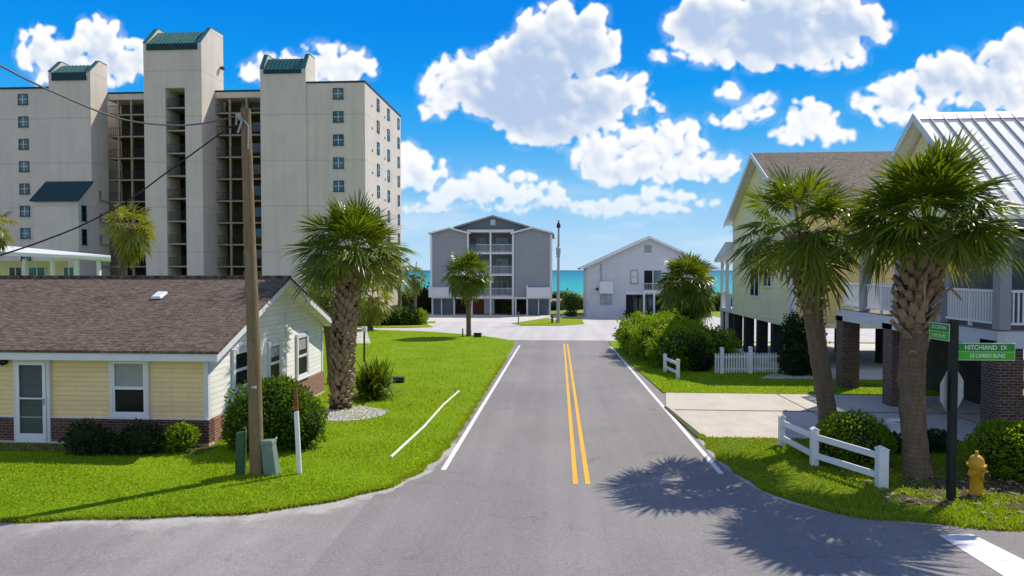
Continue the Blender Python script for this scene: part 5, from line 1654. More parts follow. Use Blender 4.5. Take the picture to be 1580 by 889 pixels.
rot = Matrix((( -dv.x, 0, nv.x, 0), (-dv.y, 0, nv.y, 0), (0, 1, 0, 0), (0, 0, 0, 1)))
for body, zz, sz in (('LE COSTAN', (zm_ + z_t) / 2, .10), ('1 ND BLVD', (zm_ + z_b) / 2, .10)):
    q = e0 + dv * (L_ / 2) + nv * .019 + Vector((0, 0, zz))
    text_mesh(body, sz, 'lettering', M['sign_letter'], bl2, Matrix.Translation(q) @ rot, .85)

p = G(1506, 766)
hy = thing('fire_hydrant', 'yellow fire hydrant with dark pumper cap right of the sign post', 'fire hydrant', p)
k = .92 / .90
mb = MB(); mb.lathe(p, [(.02, -.05), (.165, -.05), (.165, .06), (.15, .075), (.125, .085), (.12, .11), (.112, .50), (.125, .52), (.13, .60), (.145, .605), (.175, .615), (.178, .655), (.15, .665), (.138, .68), (.13, .74), (.105, .80), (.06, .835), (.04, .84), (.03, .88), (.032, .92), (.0, .922)], 26)
bd = mb.build('barrel', M['hydrant'], hy, smooth=True)
mb = MB()
for i in range(8):
    t = i * math.pi / 4 + .2
    mb.lathe(p + Vector((.152 * math.cos(t), .152 * math.sin(t), .05)), [(.018, 0), (.018, .045), (.0, .046)], 6)
    mb.lathe(p + Vector((.160 * math.cos(t), .160 * math.sin(t), .59)), [(.014, 0), (.014, .085), (.0, .086)], 6)
mb.build('bolts', M['hydrant'], hy)
mb = MB(); ax = Vector((.55, -.83, 0)).normalized()
mb.lathe(p + Vector((0, 0, .46)) + ax * .09, [(.085, 0), (.085, .07), (.115, .075), (.115, .10)], 20, ax); noz = mb.build('pumper_nozzle', M['hydrant'], hy, smooth=True)
mb = MB(); mb.lathe(p + Vector((0, 0, .46)) + ax * .191, [(.098, 0), (.098, .03), (.06, .035), (.028, .036), (.026, .065), (.0, .066)], 20, ax); mb.build('cap', M['iron'], noz, smooth=True)
for sx_ in (Vector((-.83, -.55, 0)), Vector((.83, .55, 0))):
    mb = MB(); mb.lathe(p + Vector((0, 0, .50)) + sx_ * .09, [(.055, 0), (.055, .05), (.072, .055), (.072, .10), (.03, .104), (.028, .135), (.0, .136)], 16, sx_); mb.build('side_nozzle', M['hydrant'], hy, smooth=True)

p = G(1388, 668)
pp = thing('planter_tub', 'round white planter tub behind the clipped bush', 'planter', p)
mb = MB(); mb.lathe(p, [(.22, .02), (.26, .22), (.33, .30), (.345, .33), (.335, .345), (.28, .34), (.26, .27), (.0, .26)], 28); mb.build('tub', M['white_clean'], pp, smooth=True)
mb = MB(); mb.lathe(p, [(.255, .262), (.2, .285), (.0, .29)], 20); mb.build('soil', M['soil'], pp, smooth=True)
# ------------------------------------------------------------------ plants
def fan_frond(mb, base, d, rng_, pet, R, nb, droop, tint, wide=128, fold=0.18, tilt=1.0):
    """one fan leaf: stalk, then blades radiating from its end"""
    d = Vector(d).normalized()
    up = Vector((0, 0, 1))
    side = d.cross(up)
    if side.length < .05: side = Vector((rng_.uniform(-1, 1), rng_.uniform(-1, 1), 0))
    side.normalize(); nrm = side.cross(d).normalized()
    roll = rng_.uniform(-.6, .6)
    side, nrm = side * math.cos(roll) + nrm * math.sin(roll), nrm * math.cos(roll) - side * math.sin(roll)
    sag = droop * .35 * pet
    m = base + d * pet * .55; e = base + d * pet - Vector((0, 0, sag))
    w = .020
    mb.add([base + side * w * 1.6, base - side * w * 1.6, m - side * w, m + side * w, e - side * w * .7, e + side * w * .7], [(0, 1, 2, 3), (3, 2, 4, 5)], 0, tint)
    dd = (e - m).normalized()
    tl = rng_.uniform(.15, .85) * tilt
    nrm = side.cross(dd).normalized()
    dd, nrm = dd * math.cos(tl) - nrm * math.sin(tl), nrm * math.cos(tl) + dd * math.sin(tl)
    for i in range(nb):
        a = math.radians(-wide + 2 * wide * i / (nb - 1) + rng_.uniform(-3, 3))
        L = R * (.70 + .30 * math.cos(a * .62)) * rng_.uniform(.86, 1.08)
        lift = nrm * (fold * (1 - math.cos(a)) * -.6 + rng_.uniform(-.06, .06))
        v = (dd * math.cos(a) + side * math.sin(a) + lift).normalized()
        cr = v.cross(nrm).normalized()
        step = math.radians(2 * wide / (nb - 1))
        wm = L * .42 * step * .56
        dz1 = droop * .10 * L * rng_.uniform(.5, 1.3); dz2 = droop * (.62 * L) * rng_.uniform(.5, 1.5)
        p1 = e + v * (L * .08); p2 = e + v * (L * .46) - Vector((0, 0, dz1)); p3 = e + v * (L * .76) - Vector((0, 0, (dz1 + dz2) * .45)); p4 = e + v * (L * .97) - Vector((0, 0, dz2))
        k = nrm * (wm * .45) * (1 if i % 2 else -1)
        mb.add([p1, p2 + cr * wm + k, p2 - cr * wm - k, p3 + cr * wm * .62, p3 - cr * wm * .62, p4], [(0, 1, 2), (1, 3, 4, 2), (3, 5, 4)], 0, tint)

def palm(name, label, base, top, r0, r1, crownR, nf, seed, nb=22, boots=None, pale=False, group=None, asym=None, stalks=0, up=.55, lowel=-62, core=True, hang=1.0, bootscale=1.0):
    rr = random.Random(seed)
    t_ = thing(name, label, 'palm tree', base, group)
    H = (top - base).length
    if H > .4:
        pts = []; rad = []
        n = 44
        bend = Vector((rr.uniform(-.04, .04), rr.uniform(-.04, .04), 0)) * H
        for i in range(n + 1):
            f = i / n
            pts.append(base.lerp(top, f) + bend * math.sin(f * math.pi) + Vector((0, 0, -.15 if i == 0 else 0)))
            flare = 1 + .35 * max(0, 1 - f * 8)
            rad.append((r0 + (r1 - r0) * f) * flare * rr.uniform(.965, 1.035))
        mb = MB(); mb.tube(pts, rad, 20)
        mb.v = [(x + mnoise.noise((x * 5, y * 5, z * 4)) * r0 * .16, y + mnoise.noise((x * 5 + 9, y * 5, z * 4)) * r0 * .16, z) for x, y, z in mb.v]
        mb.build('trunk', M['palm_trunk'] if not (boots and boots[0] < .1) else M['palm_core'], t_, smooth=True)
        if boots:
            mb = MB(); f0, f1, out_ = boots
            rows = int(H * (f1 - f0) / (.105 * bootscale)); ga = 2.39996
            per = max(5, int(2 * math.pi * r0 / (.20 * bootscale)))
            cnt = 0
            for j in range(rows):
                f = f0 + (f1 - f0) * j / rows
                c = base.lerp(top, f) + bend * math.sin(f * math.pi)
                rl = r0 + (r1 - r0) * f
                gro = .4 + .6 * min(1, (f - f0) / .12)
                for q in range(per):
                    if rr.random() < .06 + max(0, .8 - (f - f0) / .14 * .8) * (f0 > .1): continue
                    a = 2 * math.pi * (q + .5 * (j % 2)) / per + rr.uniform(-.1, .1) + j * .07
                    rd = Vector((math.cos(a), math.sin(a), 0)); tg = Vector((-math.sin(a), math.cos(a), 0))
                    ln = .25 * bootscale * rr.uniform(.8, 1.25) * gro; wd = .105 * bootscale * rr.uniform(.85, 1.15)
                    lean = out_ * rr.uniform(.7, 1.3) * gro
                    b0 = c + rd * (rl - .02)
                    tipc = b0 + Vector((0, 0, ln)) + rd * (.05 + lean)
                    sk = tg * rr.uniform(-.04, .04)
                    th = .035
                    mb.add([b0 + tg * wd, b0 - tg * wd, tipc - tg * wd * .45 + sk, tipc + tg * wd * .45 + sk,
                            b0 + tg * wd * .9 + rd * th, b0 - tg * wd * .9 + rd * th, tipc - tg * wd * .4 + rd * th * 1.6 + sk - Vector((0, 0, .04)), tipc + tg * wd * .4 + rd * th * 1.6 + sk - Vector((0, 0, .04))],
                           [(3, 2, 1, 0), (4, 5, 6, 7), (0, 1, 5, 4), (1, 2, 6, 5), (2, 3, 7, 6), (3, 0, 4, 7)])
            for q in range(stalks):
                a = rr.uniform(0, 6.28); f = rr.uniform(max(f0, .72), .95)
                c = base.lerp(top, f); rl = r0 + (r1 - r0) * f
                rd = Vector((math.cos(a), math.sin(a), 0)); L = rr.uniform(.45, .95)
                p0 = c + rd * rl; p1 = p0 + rd * L * .35 + Vector((0, 0, .12)); p2 = p0 + rd * L * .6 - Vector((0, 0, .1 * L)); p3 = p0 + rd * L * .68 - Vector((0, 0, L * rr.uniform(.2, .9)))
                mb.tube([p0, p1, p2, p3], [.045, .035, .03, .014], 5)
            mb.build('leaf_bases', M['boot'], t_, fix=False)
    mb = MB()
    if core:
        cc = top + Vector((0, 0, crownR * .10))
        mb.lathe(top - Vector((0, 0, .3)), [(r1 * .9, 0), (r1 * 1.15, .2), (r1 * .8, .4), (r1 * .2, .55)], 10, mi=1)
    ga = 2.39996
    for i in range(nf):
        f = (i + .5) / nf
        el = math.radians(86 - (86 - lowel) * f ** .82) + rr.uniform(-.12, .12)
        az = i * ga + rr.uniform(-.25, .25)
        d = Vector((math.cos(az) * math.cos(el), math.sin(az) * math.cos(el), math.sin(el)))
        sc = 1.0
        if asym: sc *= 1 + asym[0] * d.x + asym[1] * d.z
        pet = crownR * (up + .04 - .12 * f) * rr.uniform(.8, 1.15) * sc
        R = crownR * .56 * rr.uniform(.85, 1.12) * sc
        droop = (.10 + .42 * f + max(0, -math.sin(el)) * .25) * hang
        tint = max(0, (f - .80) * 2.4) * rr.random()
        b0 = top + Vector((d.x * r1 * .7, d.y * r1 * .7, -.25 * f + .15))
        fan_frond(mb, b0, d, rr, pet, R, nb, droop, min(1, tint + .001), tilt=.35 + .75 * f)
    mb.build('crown', [M['palm_pale'] if pale else M['palm_leaf'], M['palm_core']], t_, fix=False)
    return t_
def gp(px, py): return G(px, py)

# the stout palm by the cottage
b = G(526, 633); tp = AY(546, 400, b.y)
palm('palmetto', 'stout palm with criss-crossed leaf bases all the way down its trunk beside the cottage', b, tp, .29, .32, 1.98, 44, 3, 34, (0.0, 1.0, .07), stalks=3, lowel=-8, hang=.8, bootscale=1.2)
# the pair at the right
b = G(1284, 690); tp = AY(1236, 366, b.y - .1)
palm('palmetto', 'leaning palm with slim bare trunk behind the clipped bush and ragged stubs under its crown', b, tp, .225, .25, 1.86, 38, 5, 34, (.62, 1.0, .16), stalks=9, lowel=-18, up=.56, hang=.95)
b = G(1416, 736); tp = AY(1432, 357, b.y)
palm('palmetto', 'broad heavy palm with leaf bases on its upper trunk beside the sign post', b, tp, .245, .30, 1.86, 60, 8, 36, (.50, 1.0, .13), stalks=8, lowel=-6, up=.54, hang=.8, bootscale=1.1)
# middle distance
b = G(723.5, 520); tp = AY(722, 426, b.y)
palm('palmetto', 'single palm in front of the grey apartment block at the street end', b, tp, .17, .27, 2.05, 50, 12, 18, (.5, 1.0, .18), lowel=-38, hang=.95, pale=False)
b = G(1063, 528); tp = AY(1061, 440, b.y)
palm('palmetto', 'full round palm behind the large hedge, half hiding the white beach house', b, tp, .22, .28, 2.35, 84, 14, 20, (.35, 1.0, .12), lowel=-72, hang=1.2)
b = G(512, 594); tp = AY(500, 452, b.y)
palm('palmetto', 'low palm with dark trunk behind the cottage gable', b, tp, .14, .2, 1.25, 26, 17, 18, (.7, 1.0, .1), lowel=-60)
b = AY(572, 500, 60.0); b.z = gz(60); tp = AY(572, 462, 60.0)
palm('palmetto', 'low yellowish palm behind the trunk of the stout palm', b, tp, .2, .25, 2.3, 24, 18, 16, None, pale=True, lowel=-60)
for (px, py0, py1, Y, R, seed, lab, pale) in (
        (598, 497, 413, 68.0, 1.9, 21, 'pale palm with hanging fronds before the condominium end wall', True),
        (614, 497, 413, 71.0, 1.6, 22, 'slim palm just right of the pale palm near the condominium end wall', False),
        (638, 486, 427, 78.0, 1.75, 23, 'small dark palm standing against the sea left of the grey block', False)):
    b = AY(px, py0, Y); b.z = gz(Y); tp = AY(px, py1, Y)
    palm('palmetto', lab, b, tp, .16, .2, R, 26, seed, 14, (.8, 1.0, .08), pale=pale, lowel=-75, hang=1.4)
b = AY(199, 440, 45.0); b.z = gz(45); tp = AY(200, 352, 45.0)
palm('palmetto', 'palm with yellow green crown in front of the condominium galleries', b, tp, .2, .24, 1.85, 34, 31, 16, (.82, 1.0, .1), pale=True, lowel=-78, hang=1.3)
b = AY(-16, 440, 36.0); b.z = gz(36); tp = AY(-14, 348, 36.0)
palm('palmetto', 'palm at the far left with only its yellow frond tips showing', b, tp, .2, .24, 1.35, 26, 33, 16, None, pale=True, lowel=-78, hang=1.3)
b = AY(872, 486, 118.0); b.z = gz(100) + .3; tp = AY(873, 454, 118.0)
palm('palmetto', 'tiny palm on the dune between the tall pole and the white house', b, tp, .12, .14, 1.1, 14, 35, 10, None, lowel=-60)

# spiky plant by the stout palm
p = G(576, 616)
t_ = thing('yucca', 'dark spiky sword-leaved plant between the stout palm and the lawn', 'plant', p)
rr = random.Random(4); mb = MB()
for i in range(480):
    hgt = rr.uniform(.05, .85) ; c = p + Vector((rr.gauss(0, .24), rr.gauss(0, .24), hgt))
    az = rr.uniform(0, 6.28); el = math.radians(rr.uniform(-15, 80))
    d = Vector((math.cos(az) * math.cos(el), math.sin(az) * math.cos(el), math.sin(el)))
    L = rr.uniform(.65, 1.05); sd_ = d.cross(Vector((0, 0, 1))).normalized() * .042
    dr = Vector((0, 0, -.18 * L * math.cos(el)))
    mb.add([c + sd_ * .6, c - sd_ * .6, c + d * L * .5 - sd_ + dr * .3, c + d * L * .5 + sd_ + dr * .3, c + d * L + dr], [(0, 1, 2, 3), (3, 2, 4)], 0)
mb.build('leaves', M['palm_leaf'], t_, fix=False)

def bush(name, label, cat, lobes, n, leaf, mat, seed, stem=None, core=.80, group=None, outb=.6, rough=.22, spray=0.0):
    """leafy shrub: many leaf-sized faces through the outer shell of a few lobes, over dark twigs"""
    r = np.random.default_rng(seed)
    base = Vector((sum(l[0] for l in lobes) / len(lobes), sum(l[1] for l in lobes) / len(lobes), min(l[2] - l[5] for l in lobes)))
    base.z = max(base.z, gz(base.y) - .1)
    t_ = thing(name, label, cat, base, group)
    vol = np.array([l[3] * l[4] + l[3] * l[5] for l in lobes]); vol = vol / vol.sum()
    Vs = []; 
    for l, fr in zip(lobes, vol):
        m = int(n * fr)
        d = r.normal(size=(m, 3)); d /= np.linalg.norm(d, axis=1)[:, None]
        ph = r.uniform(0, 6.28, 9)
        wob = (np.sin(d[:, 0] * 5 + ph[0]) * np.sin(d[:, 1] * 6 + ph[1]) + np.sin(d[:, 2] * 7 + ph[2]) * np.sin(d[:, 0] * 9 + ph[3]) + .6 * np.sin(d[:, 1] * 15 + ph[4]) * np.sin(d[:, 2] * 13 + ph[5])) * rough * .55
        rad = (1 - np.abs(r.normal(0, .13, m))) * (1 + wob) + r.exponential(spray, m) * (r.random(m) < .12) if spray else (1 - np.abs(r.normal(0, .13, m))) * (1 + wob)
        p = d * rad[:, None] * np.array(l[3:6]) + np.array(l[0:3])
        nrm = d / np.array(l[3:6]); nrm /= np.linalg.norm(nrm, axis=1)[:, None]
        ax = nrm * outb + r.normal(0, .65, (m, 3)) + np.array([0, 0, .35]); ax /= np.linalg.norm(ax, axis=1)[:, None]
        sd_ = np.cross(ax, r.normal(size=(m, 3))); sd_ /= np.linalg.norm(sd_, axis=1)[:, None]
        L = leaf * r.uniform(.6, 1.35, m)[:, None]
        w = L * .27
        fold = np.cross(ax, sd_) * w * .35
        q = np.stack([p, p + ax * L * .5 + sd_ * w + fold, p + ax * L, p + ax * L * .5 - sd_ * w + fold], 1)
        keep = p[:, 2] > (gz(l[1]) + .02)
        Vs.append(q[keep])
    V = np.concatenate(Vs).reshape(-1, 3)
    mb = MB()
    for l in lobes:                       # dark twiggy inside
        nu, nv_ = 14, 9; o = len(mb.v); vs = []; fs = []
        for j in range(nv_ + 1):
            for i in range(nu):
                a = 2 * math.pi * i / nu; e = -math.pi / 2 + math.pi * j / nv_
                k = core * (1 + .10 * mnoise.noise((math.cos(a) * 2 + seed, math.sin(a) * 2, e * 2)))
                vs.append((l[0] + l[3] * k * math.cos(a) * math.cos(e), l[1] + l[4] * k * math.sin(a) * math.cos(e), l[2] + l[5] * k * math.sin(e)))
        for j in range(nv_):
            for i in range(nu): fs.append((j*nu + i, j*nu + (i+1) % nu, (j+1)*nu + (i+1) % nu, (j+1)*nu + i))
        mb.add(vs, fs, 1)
    o = len(mb.v)
    mb.v.extend(map(tuple, V)); mb.t.extend([0.0] * len(V))
    k = len(V) // 4
    mb.f.extend([(o + 4*i, o + 4*i + 1, o + 4*i + 2, o + 4*i + 3) for i in range(k)]); mb.m.extend([0] * k)
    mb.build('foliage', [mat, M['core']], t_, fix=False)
    if stem:
        mb = MB(); mb.tube([(stem[0], stem[1], gz(stem[1]) - .1), (stem[0] + .05, stem[1], stem[2])], [stem[3], stem[3] * .7], 8); mb.build('trunk', M['palm_trunk'], t_, smooth=True)
    return t_
# round bush behind the utility pole
p = G(404, 705)
bush('round_bush', 'large round dark green bush at the corner of the cottage', 'bush', [(p.x - .05, p.y + .8, p.z + .82, 1.18, 1.0, .98), (p.x - .55, p.y + .7, p.z + .6, .72, .7, .72), (p.x + .62, p.y + .85, p.z + .62, .68, .75, .72), (p.x + .1, p.y + .7, p.z + 1.15, .75, .7, .68)], 9500, .105, M['bush'], 41, rough=.16)
p = G(272, 703)
bush('shrub', 'small lime green shrub against the cottage brickwork', 'bush', [(p.x, p.y + .25, p.z + .42, .40, .34, .30), (p.x - .1, p.y + .25, p.z + .28, .3, .3, .26)], 900, .11, M['bush_lime'], 42, core=.55)
p = G(118, 708)
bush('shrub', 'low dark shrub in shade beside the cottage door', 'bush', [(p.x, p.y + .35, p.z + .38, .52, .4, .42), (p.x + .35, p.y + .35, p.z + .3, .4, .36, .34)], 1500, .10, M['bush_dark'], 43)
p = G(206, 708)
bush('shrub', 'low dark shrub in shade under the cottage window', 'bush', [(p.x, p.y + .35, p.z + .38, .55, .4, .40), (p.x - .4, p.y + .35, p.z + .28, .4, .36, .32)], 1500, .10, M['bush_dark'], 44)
# clipped bushes at the right
p = G(1335, 730)
bush('clipped_bush', 'rounded clipped bush behind the white rail fence', 'bush', [(p.x, p.y + .6, p.z + .60, .80, .70, .66), (p.x - .4, p.y + .6, p.z + .48, .5, .55, .52), (p.x + .42, p.y + .65, p.z + .48, .48, .55, .52)], 8000, .075, M['bush_lime'], 45, rough=.12)
p = Vector((10.0, 14.95, gz(15)))
bush('clipped_bush', 'bright clipped bush behind the fire hydrant', 'bush', [(p.x - .15, p.y + .6, p.z + .6, .78, .7, .66), (p.x + .65, p.y + .65, p.z + .58, .85, .75, .66)], 9000, .095, M['bush_lime'], 46, rough=.14)
p = G(1400, 706)
bush('shrub', 'low dark ground shrub at the foot of the broad palm', 'bush', [(p.x - .2, p.y + .5, p.z + .22, .5, .5, .28), (p.x + .9, p.y + .7, p.z + .22, .6, .5, .3)], 2200, .09, M['bush_dark'], 47)
# large hedge and neighbours
def LZ(x, y, h, a, b, c): return (x, y, gz(y) + h, a, b, c)
bush('hedge', 'large loose bright green hedge along the right side of the street', 'hedge',
     [LZ(5.2, 43.5, 1.0, 1.5, 1.9, 1.15), LZ(5.3, 40.5, 1.15, 1.75, 2.0, 1.25), LZ(5.9, 37.5, 1.2, 1.9, 2.0, 1.25), LZ(6.0, 34.6, 1.0, 1.6, 1.8, 1.1), LZ(7.2, 42.5, 1.0, 1.6, 2, 1.2), LZ(8.0, 36.5, .9, 1.3, 1.6, 1.0)],
     34000, .15, M['bush_lime'], 48, rough=.3, spray=.06)
bush('shrub', 'light leafy shrub between the hedge end and the picket fence', 'bush', [LZ(5.9, 33.6, .7, .4, .5, .7), LZ(6.0, 33.3, .4, .4, .4, .4)], 1600, .15, M['bush_lime'], 49, core=.6, rough=.3)
bush('shrub', 'dark dense shrub left of the picket fence', 'bush', [LZ(6.6, 33.4, .85, .62, .7, .9), LZ(6.9, 33.9, .6, .6, .7, .7)], 4200, .14, M['bush_dark'], 50, rough=.28)
bush('shrub', 'dark shrub behind the hedge near the full round palm', 'bush', [LZ(8.3, 49.0, 1.1, 1.5, 1.2, 1.2)], 2600, .2, M['bush_dark'], 51)
bush('shrub', 'tall dark shrub between the dark piles and the brick pier', 'bush', [LZ(11.2, 32.4, 1.0, .85, .8, 1.2), LZ(10.9, 32.6, 1.9, .5, .6, .9), LZ(11.7, 32.3, 2.0, .45, .55, .95), LZ(10.8, 32.2, .6, .55, .6, .8)], 7000, .13, M['bush_dark'], 52, rough=.35, spray=.08)
# hedge and trees across the crossing street at the left
for i, (px, lab, mt, w_, h_) in enumerate(((572, 'round dark hedge shrub, leftmost of the row across the street', 'bush', 1.5, 1.25), (596, 'dark green hedge shrub second in the row across the street', 'bush_dark', 1.7, 1.2), (618, 'bright hedge shrub in the middle of the row across the street', 'bush', 1.5, 1.35), (634, 'darker tall hedge shrub near the end of the row across the street', 'bush_dark', 1.0, 1.45), (647, 'yellow green end shrub of the row across the street', 'bush_lime', .75, 1.2))):
    q = AY(px, 490, 66.5 + .4 * i)
    bush('shrub', lab, 'bush', [(q.x, q.y, gz(q.y) + h_ * .5, w_, 1.2, h_ * .78), (q.x - w_ * .6, q.y, gz(q.y) + h_ * .4, w_ * .7, 1, h_ * .62)], 1500, .24, M[mt], 60 + i, group='hedge shrubs across the street')
for i, (px, Y, w_, h_, lab, mt) in enumerate(((566, 74, 2.2, 1.5, 'yellow green tree mass below the condominium end', 'bush_lime'), (656, 96, 2.2, 2.2, 'dark rounded shrub left of the grey block', 'bush_dark'), (632, 104, 3.5, 1.9, 'light green scrub on the dune left of the grey block', 'bush_lime'))):
    q = AY(px, 480, Y); g_ = gz(min(Y, 100))
    bush('shrub', lab, 'bush', [(q.x, Y, g_ + h_ * .7, w_, 1.6, h_), (q.x + w_ * .6, Y, g_ + h_ * .5, w_ * .7, 1.4, h_ * .7)], 2200, .3, M[mt], 70 + i)
q = AY(881, 468, 86.0)
bush('ball_shrub', 'ball-shaped dark shrub between the tall pole and the white house', 'bush', [(q.x, q.y, q.z, 1.15, 1.1, 1.05), (q.x, q.y, gz(86) + .35, .75, .7, .4)], 1500, .22, M['bush'], 75)
for i, (px, Y, w_, h_, lab) in enumerate(((858, 104, 1.5, .8, 'dark low shrub on the dune at the tall pole'), (893, 106, 1.6, 1.3, 'rusty green shrub on the dune beside the white house'), (1114, 104, 2.4, 1.8, 'dune scrub between the round palm and the stilt house'), (868, 122, 3, .9, 'low scrub along the dune crest'))):
    q = AY(px, 480, Y); g_ = gz(100) + max(0, (Y - 104) * .05)
    bush('shrub', lab, 'bush', [(q.x, Y, g_ + h_ * .6, w_, 1.4, h_)], 900, .26, M['bush' if i != 0 else 'bush_dark'], 80 + i)
q = AY(1027, 488, 84.0)
bush('shrub', 'small dark shrubs at the porch of the white house', 'bush', [(q.x, 84.0, gz(84) + .5, 1.1, .7, .6), (q.x - 4.3, 84.0, gz(84) + .35, .8, .6, .45)], 900, .2, M['bush_dark'], 86)
q = AY(782, 478, 88.2)
bush('shrub', 'potted looking leafy plant in the open ground storey of the grey block', 'bush', [(q.x, 91.2, gz(89) + .9, .8, .6, .9)], 700, .25, M['bush'], 87)

# gravel round the stout palm
rr = np.random.default_rng(5)
c = G(528, 642)
mb = MB()
for i in range(900):
    a = rr.uniform(0, 6.28); f = math.sqrt(rr.random()) * (1 + .08 * math.sin(a * 5))
    x = c.x + .12 + math.cos(a) * f * 1.2; y = c.y + .15 + math.sin(a) * f * 1.15
    s_ = rr.uniform(.03, .065); z = gz(y) + .055
    v = [Vector((x, y, z)) + Vector(q) * s_ * rr.uniform(.7, 1.25) for q in ((1, 0, .1), (.2, .9, .1), (-.9, .3, .1), (-.5, -.8, .1), (.6, -.7, .1), (0, 0, .85))]
    mb.add(v, [(0, 1, 5), (1, 2, 5), (2, 3, 5), (3, 4, 5), (4, 0, 5)])
tag(mb.build('gravel', M['stone'], fix=False), 'white gravel ring around the foot of the stout palm', 'gravel', kind='stuff')
sheet('gravel_bed', [(c.x + .12 + 1.22 * math.cos(a), c.y + .15 + 1.17 * math.sin(a)) for a in [k * .2618 for k in range(24)]], 0.058, M['stone'])

# ------------------------------------------------------------------ grass blades
def inside(poly, X, Y):
    r = np.zeros(len(X), bool); n = len(poly); j = n - 1
    for i in range(n):
        xi, yi = poly[i]; xj, yj = poly[j]
        c_ = ((yi > Y) != (yj > Y)) & (X < (xj - xi) * (Y - yi) / (yj - yi + 1e-12) + xi)
        r ^= c_; j = i
    return r
PATCHES = [(7.9, 14.6, .75, .8), (9.3, 14.9, 1.3, .75), (10.4, 13.7, 1.0, .5), (7.0, 13.7, .5, .35), (8.9, 13.5, .5, .25), (11.8, 14.4, .9, .7)]
def patch_r(a, k): return 1 + .25 * math.sin(3 * a + k) + .16 * math.sin(7 * a + 2 * k) + .1 * math.sin(13 * a + k)
for k, (x_, y_, a_, b_) in enumerate(PATCHES):
    sheet('bare_soil', [(x_ + a_ * patch_r(t, k) * math.cos(t), y_ + b_ * patch_r(t, k) * math.sin(t)) for t in [q * .1309 for q in range(48)]], 0.053 + .001 * k, M['soil'])
def grass(name, label, poly, y0, y1, x0, x1, n, h, seed, dead=.06, overhang=0.0):
    r = np.random.default_rng(seed)
    u = r.random(n * 3)
    Y = 1 / (1 / y0 + u * (1 / y1 - 1 / y0))            # thins out with distance
    X = r.uniform(x0, x1, len(Y))
    k = inside(poly, X, Y)
    for (x_, y_, a_, b_) in PATCHES: k &= ~((((X - x_) / a_) ** 2 + ((Y - y_) / b_) ** 2 < 1.0) & (r.random(len(X)) < .82))
    X = X[k][:n]; Y = Y[k][:n]; m = len(X)
    pt = np.sin(X * 1.3 + np.sin(Y * .9) * 2) * np.sin(Y * 1.1 + 1) * .35 + .9
    Z = -S * Y + .045
    hh = h * r.uniform(.5, 1.3, m) * pt
    a = r.uniform(0, 6.28, m); w = .010 + .00045 * Y
    lx, ly = r.normal(0, .5, m) * hh, r.normal(0, .5, m) * hh
    V = np.empty((m, 3, 3))
    V[:, 0] = np.stack([X - np.cos(a) * w, Y - np.sin(a) * w, Z], 1)
    V[:, 1] = np.stack([X + np.cos(a) * w, Y + np.sin(a) * w, Z], 1)
    V[:, 2] = np.stack([X + lx, Y + ly, Z + hh], 1)
    me = bpy.data.meshes.new(name)
    me.vertices.add(m * 3); me.vertices.foreach_set('co', V.reshape(-1))
    me.loops.add(m * 3); me.loops.foreach_set('vertex_index', np.arange(m * 3, dtype=np.int32))
    me.polygons.add(m); me.polygons.foreach_set('loop_start', np.arange(0, m * 3, 3, dtype=np.int32))
    me.polygons.foreach_set('loop_total', np.full(m, 3, dtype=np.int32))
    tt = np.repeat((r.random(m) < dead) * r.random(m), 3).astype(np.float32)
    at = me.attributes.new('tint', 'FLOAT', 'POINT'); at.data.foreach_set('value', tt)
    me.materials.append(M['blade'])
    me.update(calc_edges=True); me.validate()
    o = bpy.data.objects.new(name, me); COL.objects.link(o)
    return tag(o, label, 'grass', kind='stuff')
cot_box = lambda X, Y: (X < xc + .35) & (Y > Y0 - .95)
grass('grass', 'short mown grass covering the left lawn', lawn_l, 11.0, 58, -24, -2.2, 200000, .048, 1)
grass('grass', 'patchy rough grass on the right hand corner lawn', lawn_r, 11.8, 19, 3.5, 16, 60000, .065, 2, .22)
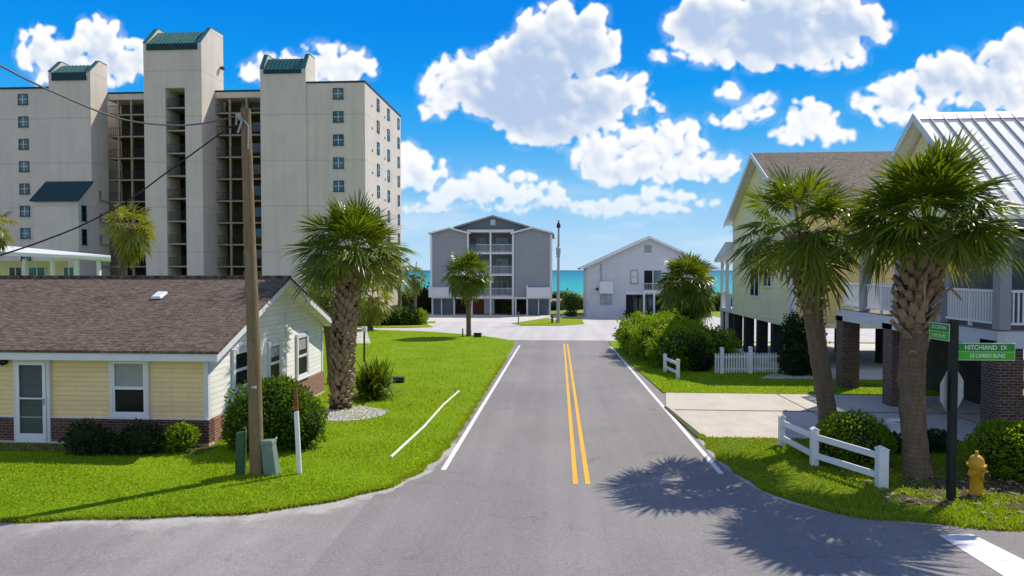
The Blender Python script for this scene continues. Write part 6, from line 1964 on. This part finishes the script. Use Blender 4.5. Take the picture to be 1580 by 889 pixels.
grass('grass', 'short grass between driveway and hedge at the right', wedge, 26.7, 40, 3.3, 13, 22000, .06, 3)
def edge_tufts(name, label, line, n, seed):
    r = np.random.default_rng(seed); mb = MB()
    seg = [(Vector(a), Vector(b)) for a, b in zip(line[:-1], line[1:])]
    for i in range(n):
        a, b = seg[r.integers(len(seg))]
        d = (b - a); q = a + d * r.random(); d.normalize(); nr = Vector((d.y, -d.x))
        clump = .05 * math.sin(q.x * 3.1) + .05 * math.sin(q.y * 5.3 + q.x)
        q = q + nr * (r.normal(0, .035) + clump)
        h = r.uniform(.04, .11); t = r.uniform(0, 6.28); w = .014
        z = gz(q.y) + .012; c = Vector((q.x, q.y, z)); s_ = Vector((math.cos(t), math.sin(t), 0)) * w
        mb.add([c - s_, c + s_, c + Vector((nr.x * r.uniform(-.02, .09), nr.y * r.uniform(-.02, .09), h)) + Vector((r.normal(0, .03), r.normal(0, .03), 0))], [(0, 1, 2)], 0, float(max(.001, r.uniform(-.5, .9))))
    tag(mb.build(name, M['blade'], fix=False), label, 'grass', kind='stuff')
edge_tufts('grass_tufts', 'ragged grass fringe along the edge of the left lawn', [q for q in left_edge if q[1] < 40], 16000, 3)
edge_tufts('grass_tufts', 'ragged grass fringe along the edge of the right corner lawn', list(reversed(r_edge)), 9000, 4)
# fallen debris on the corner lawn
rr = np.random.default_rng(9); mb = MB()
for i in range(420):
    x = rr.uniform(6.2, 12.5); y = rr.uniform(12.3, 16.2)
    if not inside(lawn_r, np.array([x]), np.array([y]))[0]: continue
    a = rr.uniform(0, 6.28); L = rr.uniform(.04, .16); w_ = L * rr.uniform(.15, .4); z = gz(y) + .075 + rr.uniform(0, .03)
    d = Vector((math.cos(a), math.sin(a), 0)); s_ = Vector((-d.y, d.x, 0))
    c = Vector((x, y, z))
    mb.add([c, c + d * L * .5 + s_ * w_ + Vector((0, 0, .015)), c + d * L, c + d * L * .5 - s_ * w_], [(0, 1, 2, 3)])
tag(mb.build('leaf_litter', M['timber'], fix=False), 'dry leaf litter scattered on the corner lawn', 'litter', kind='stuff')
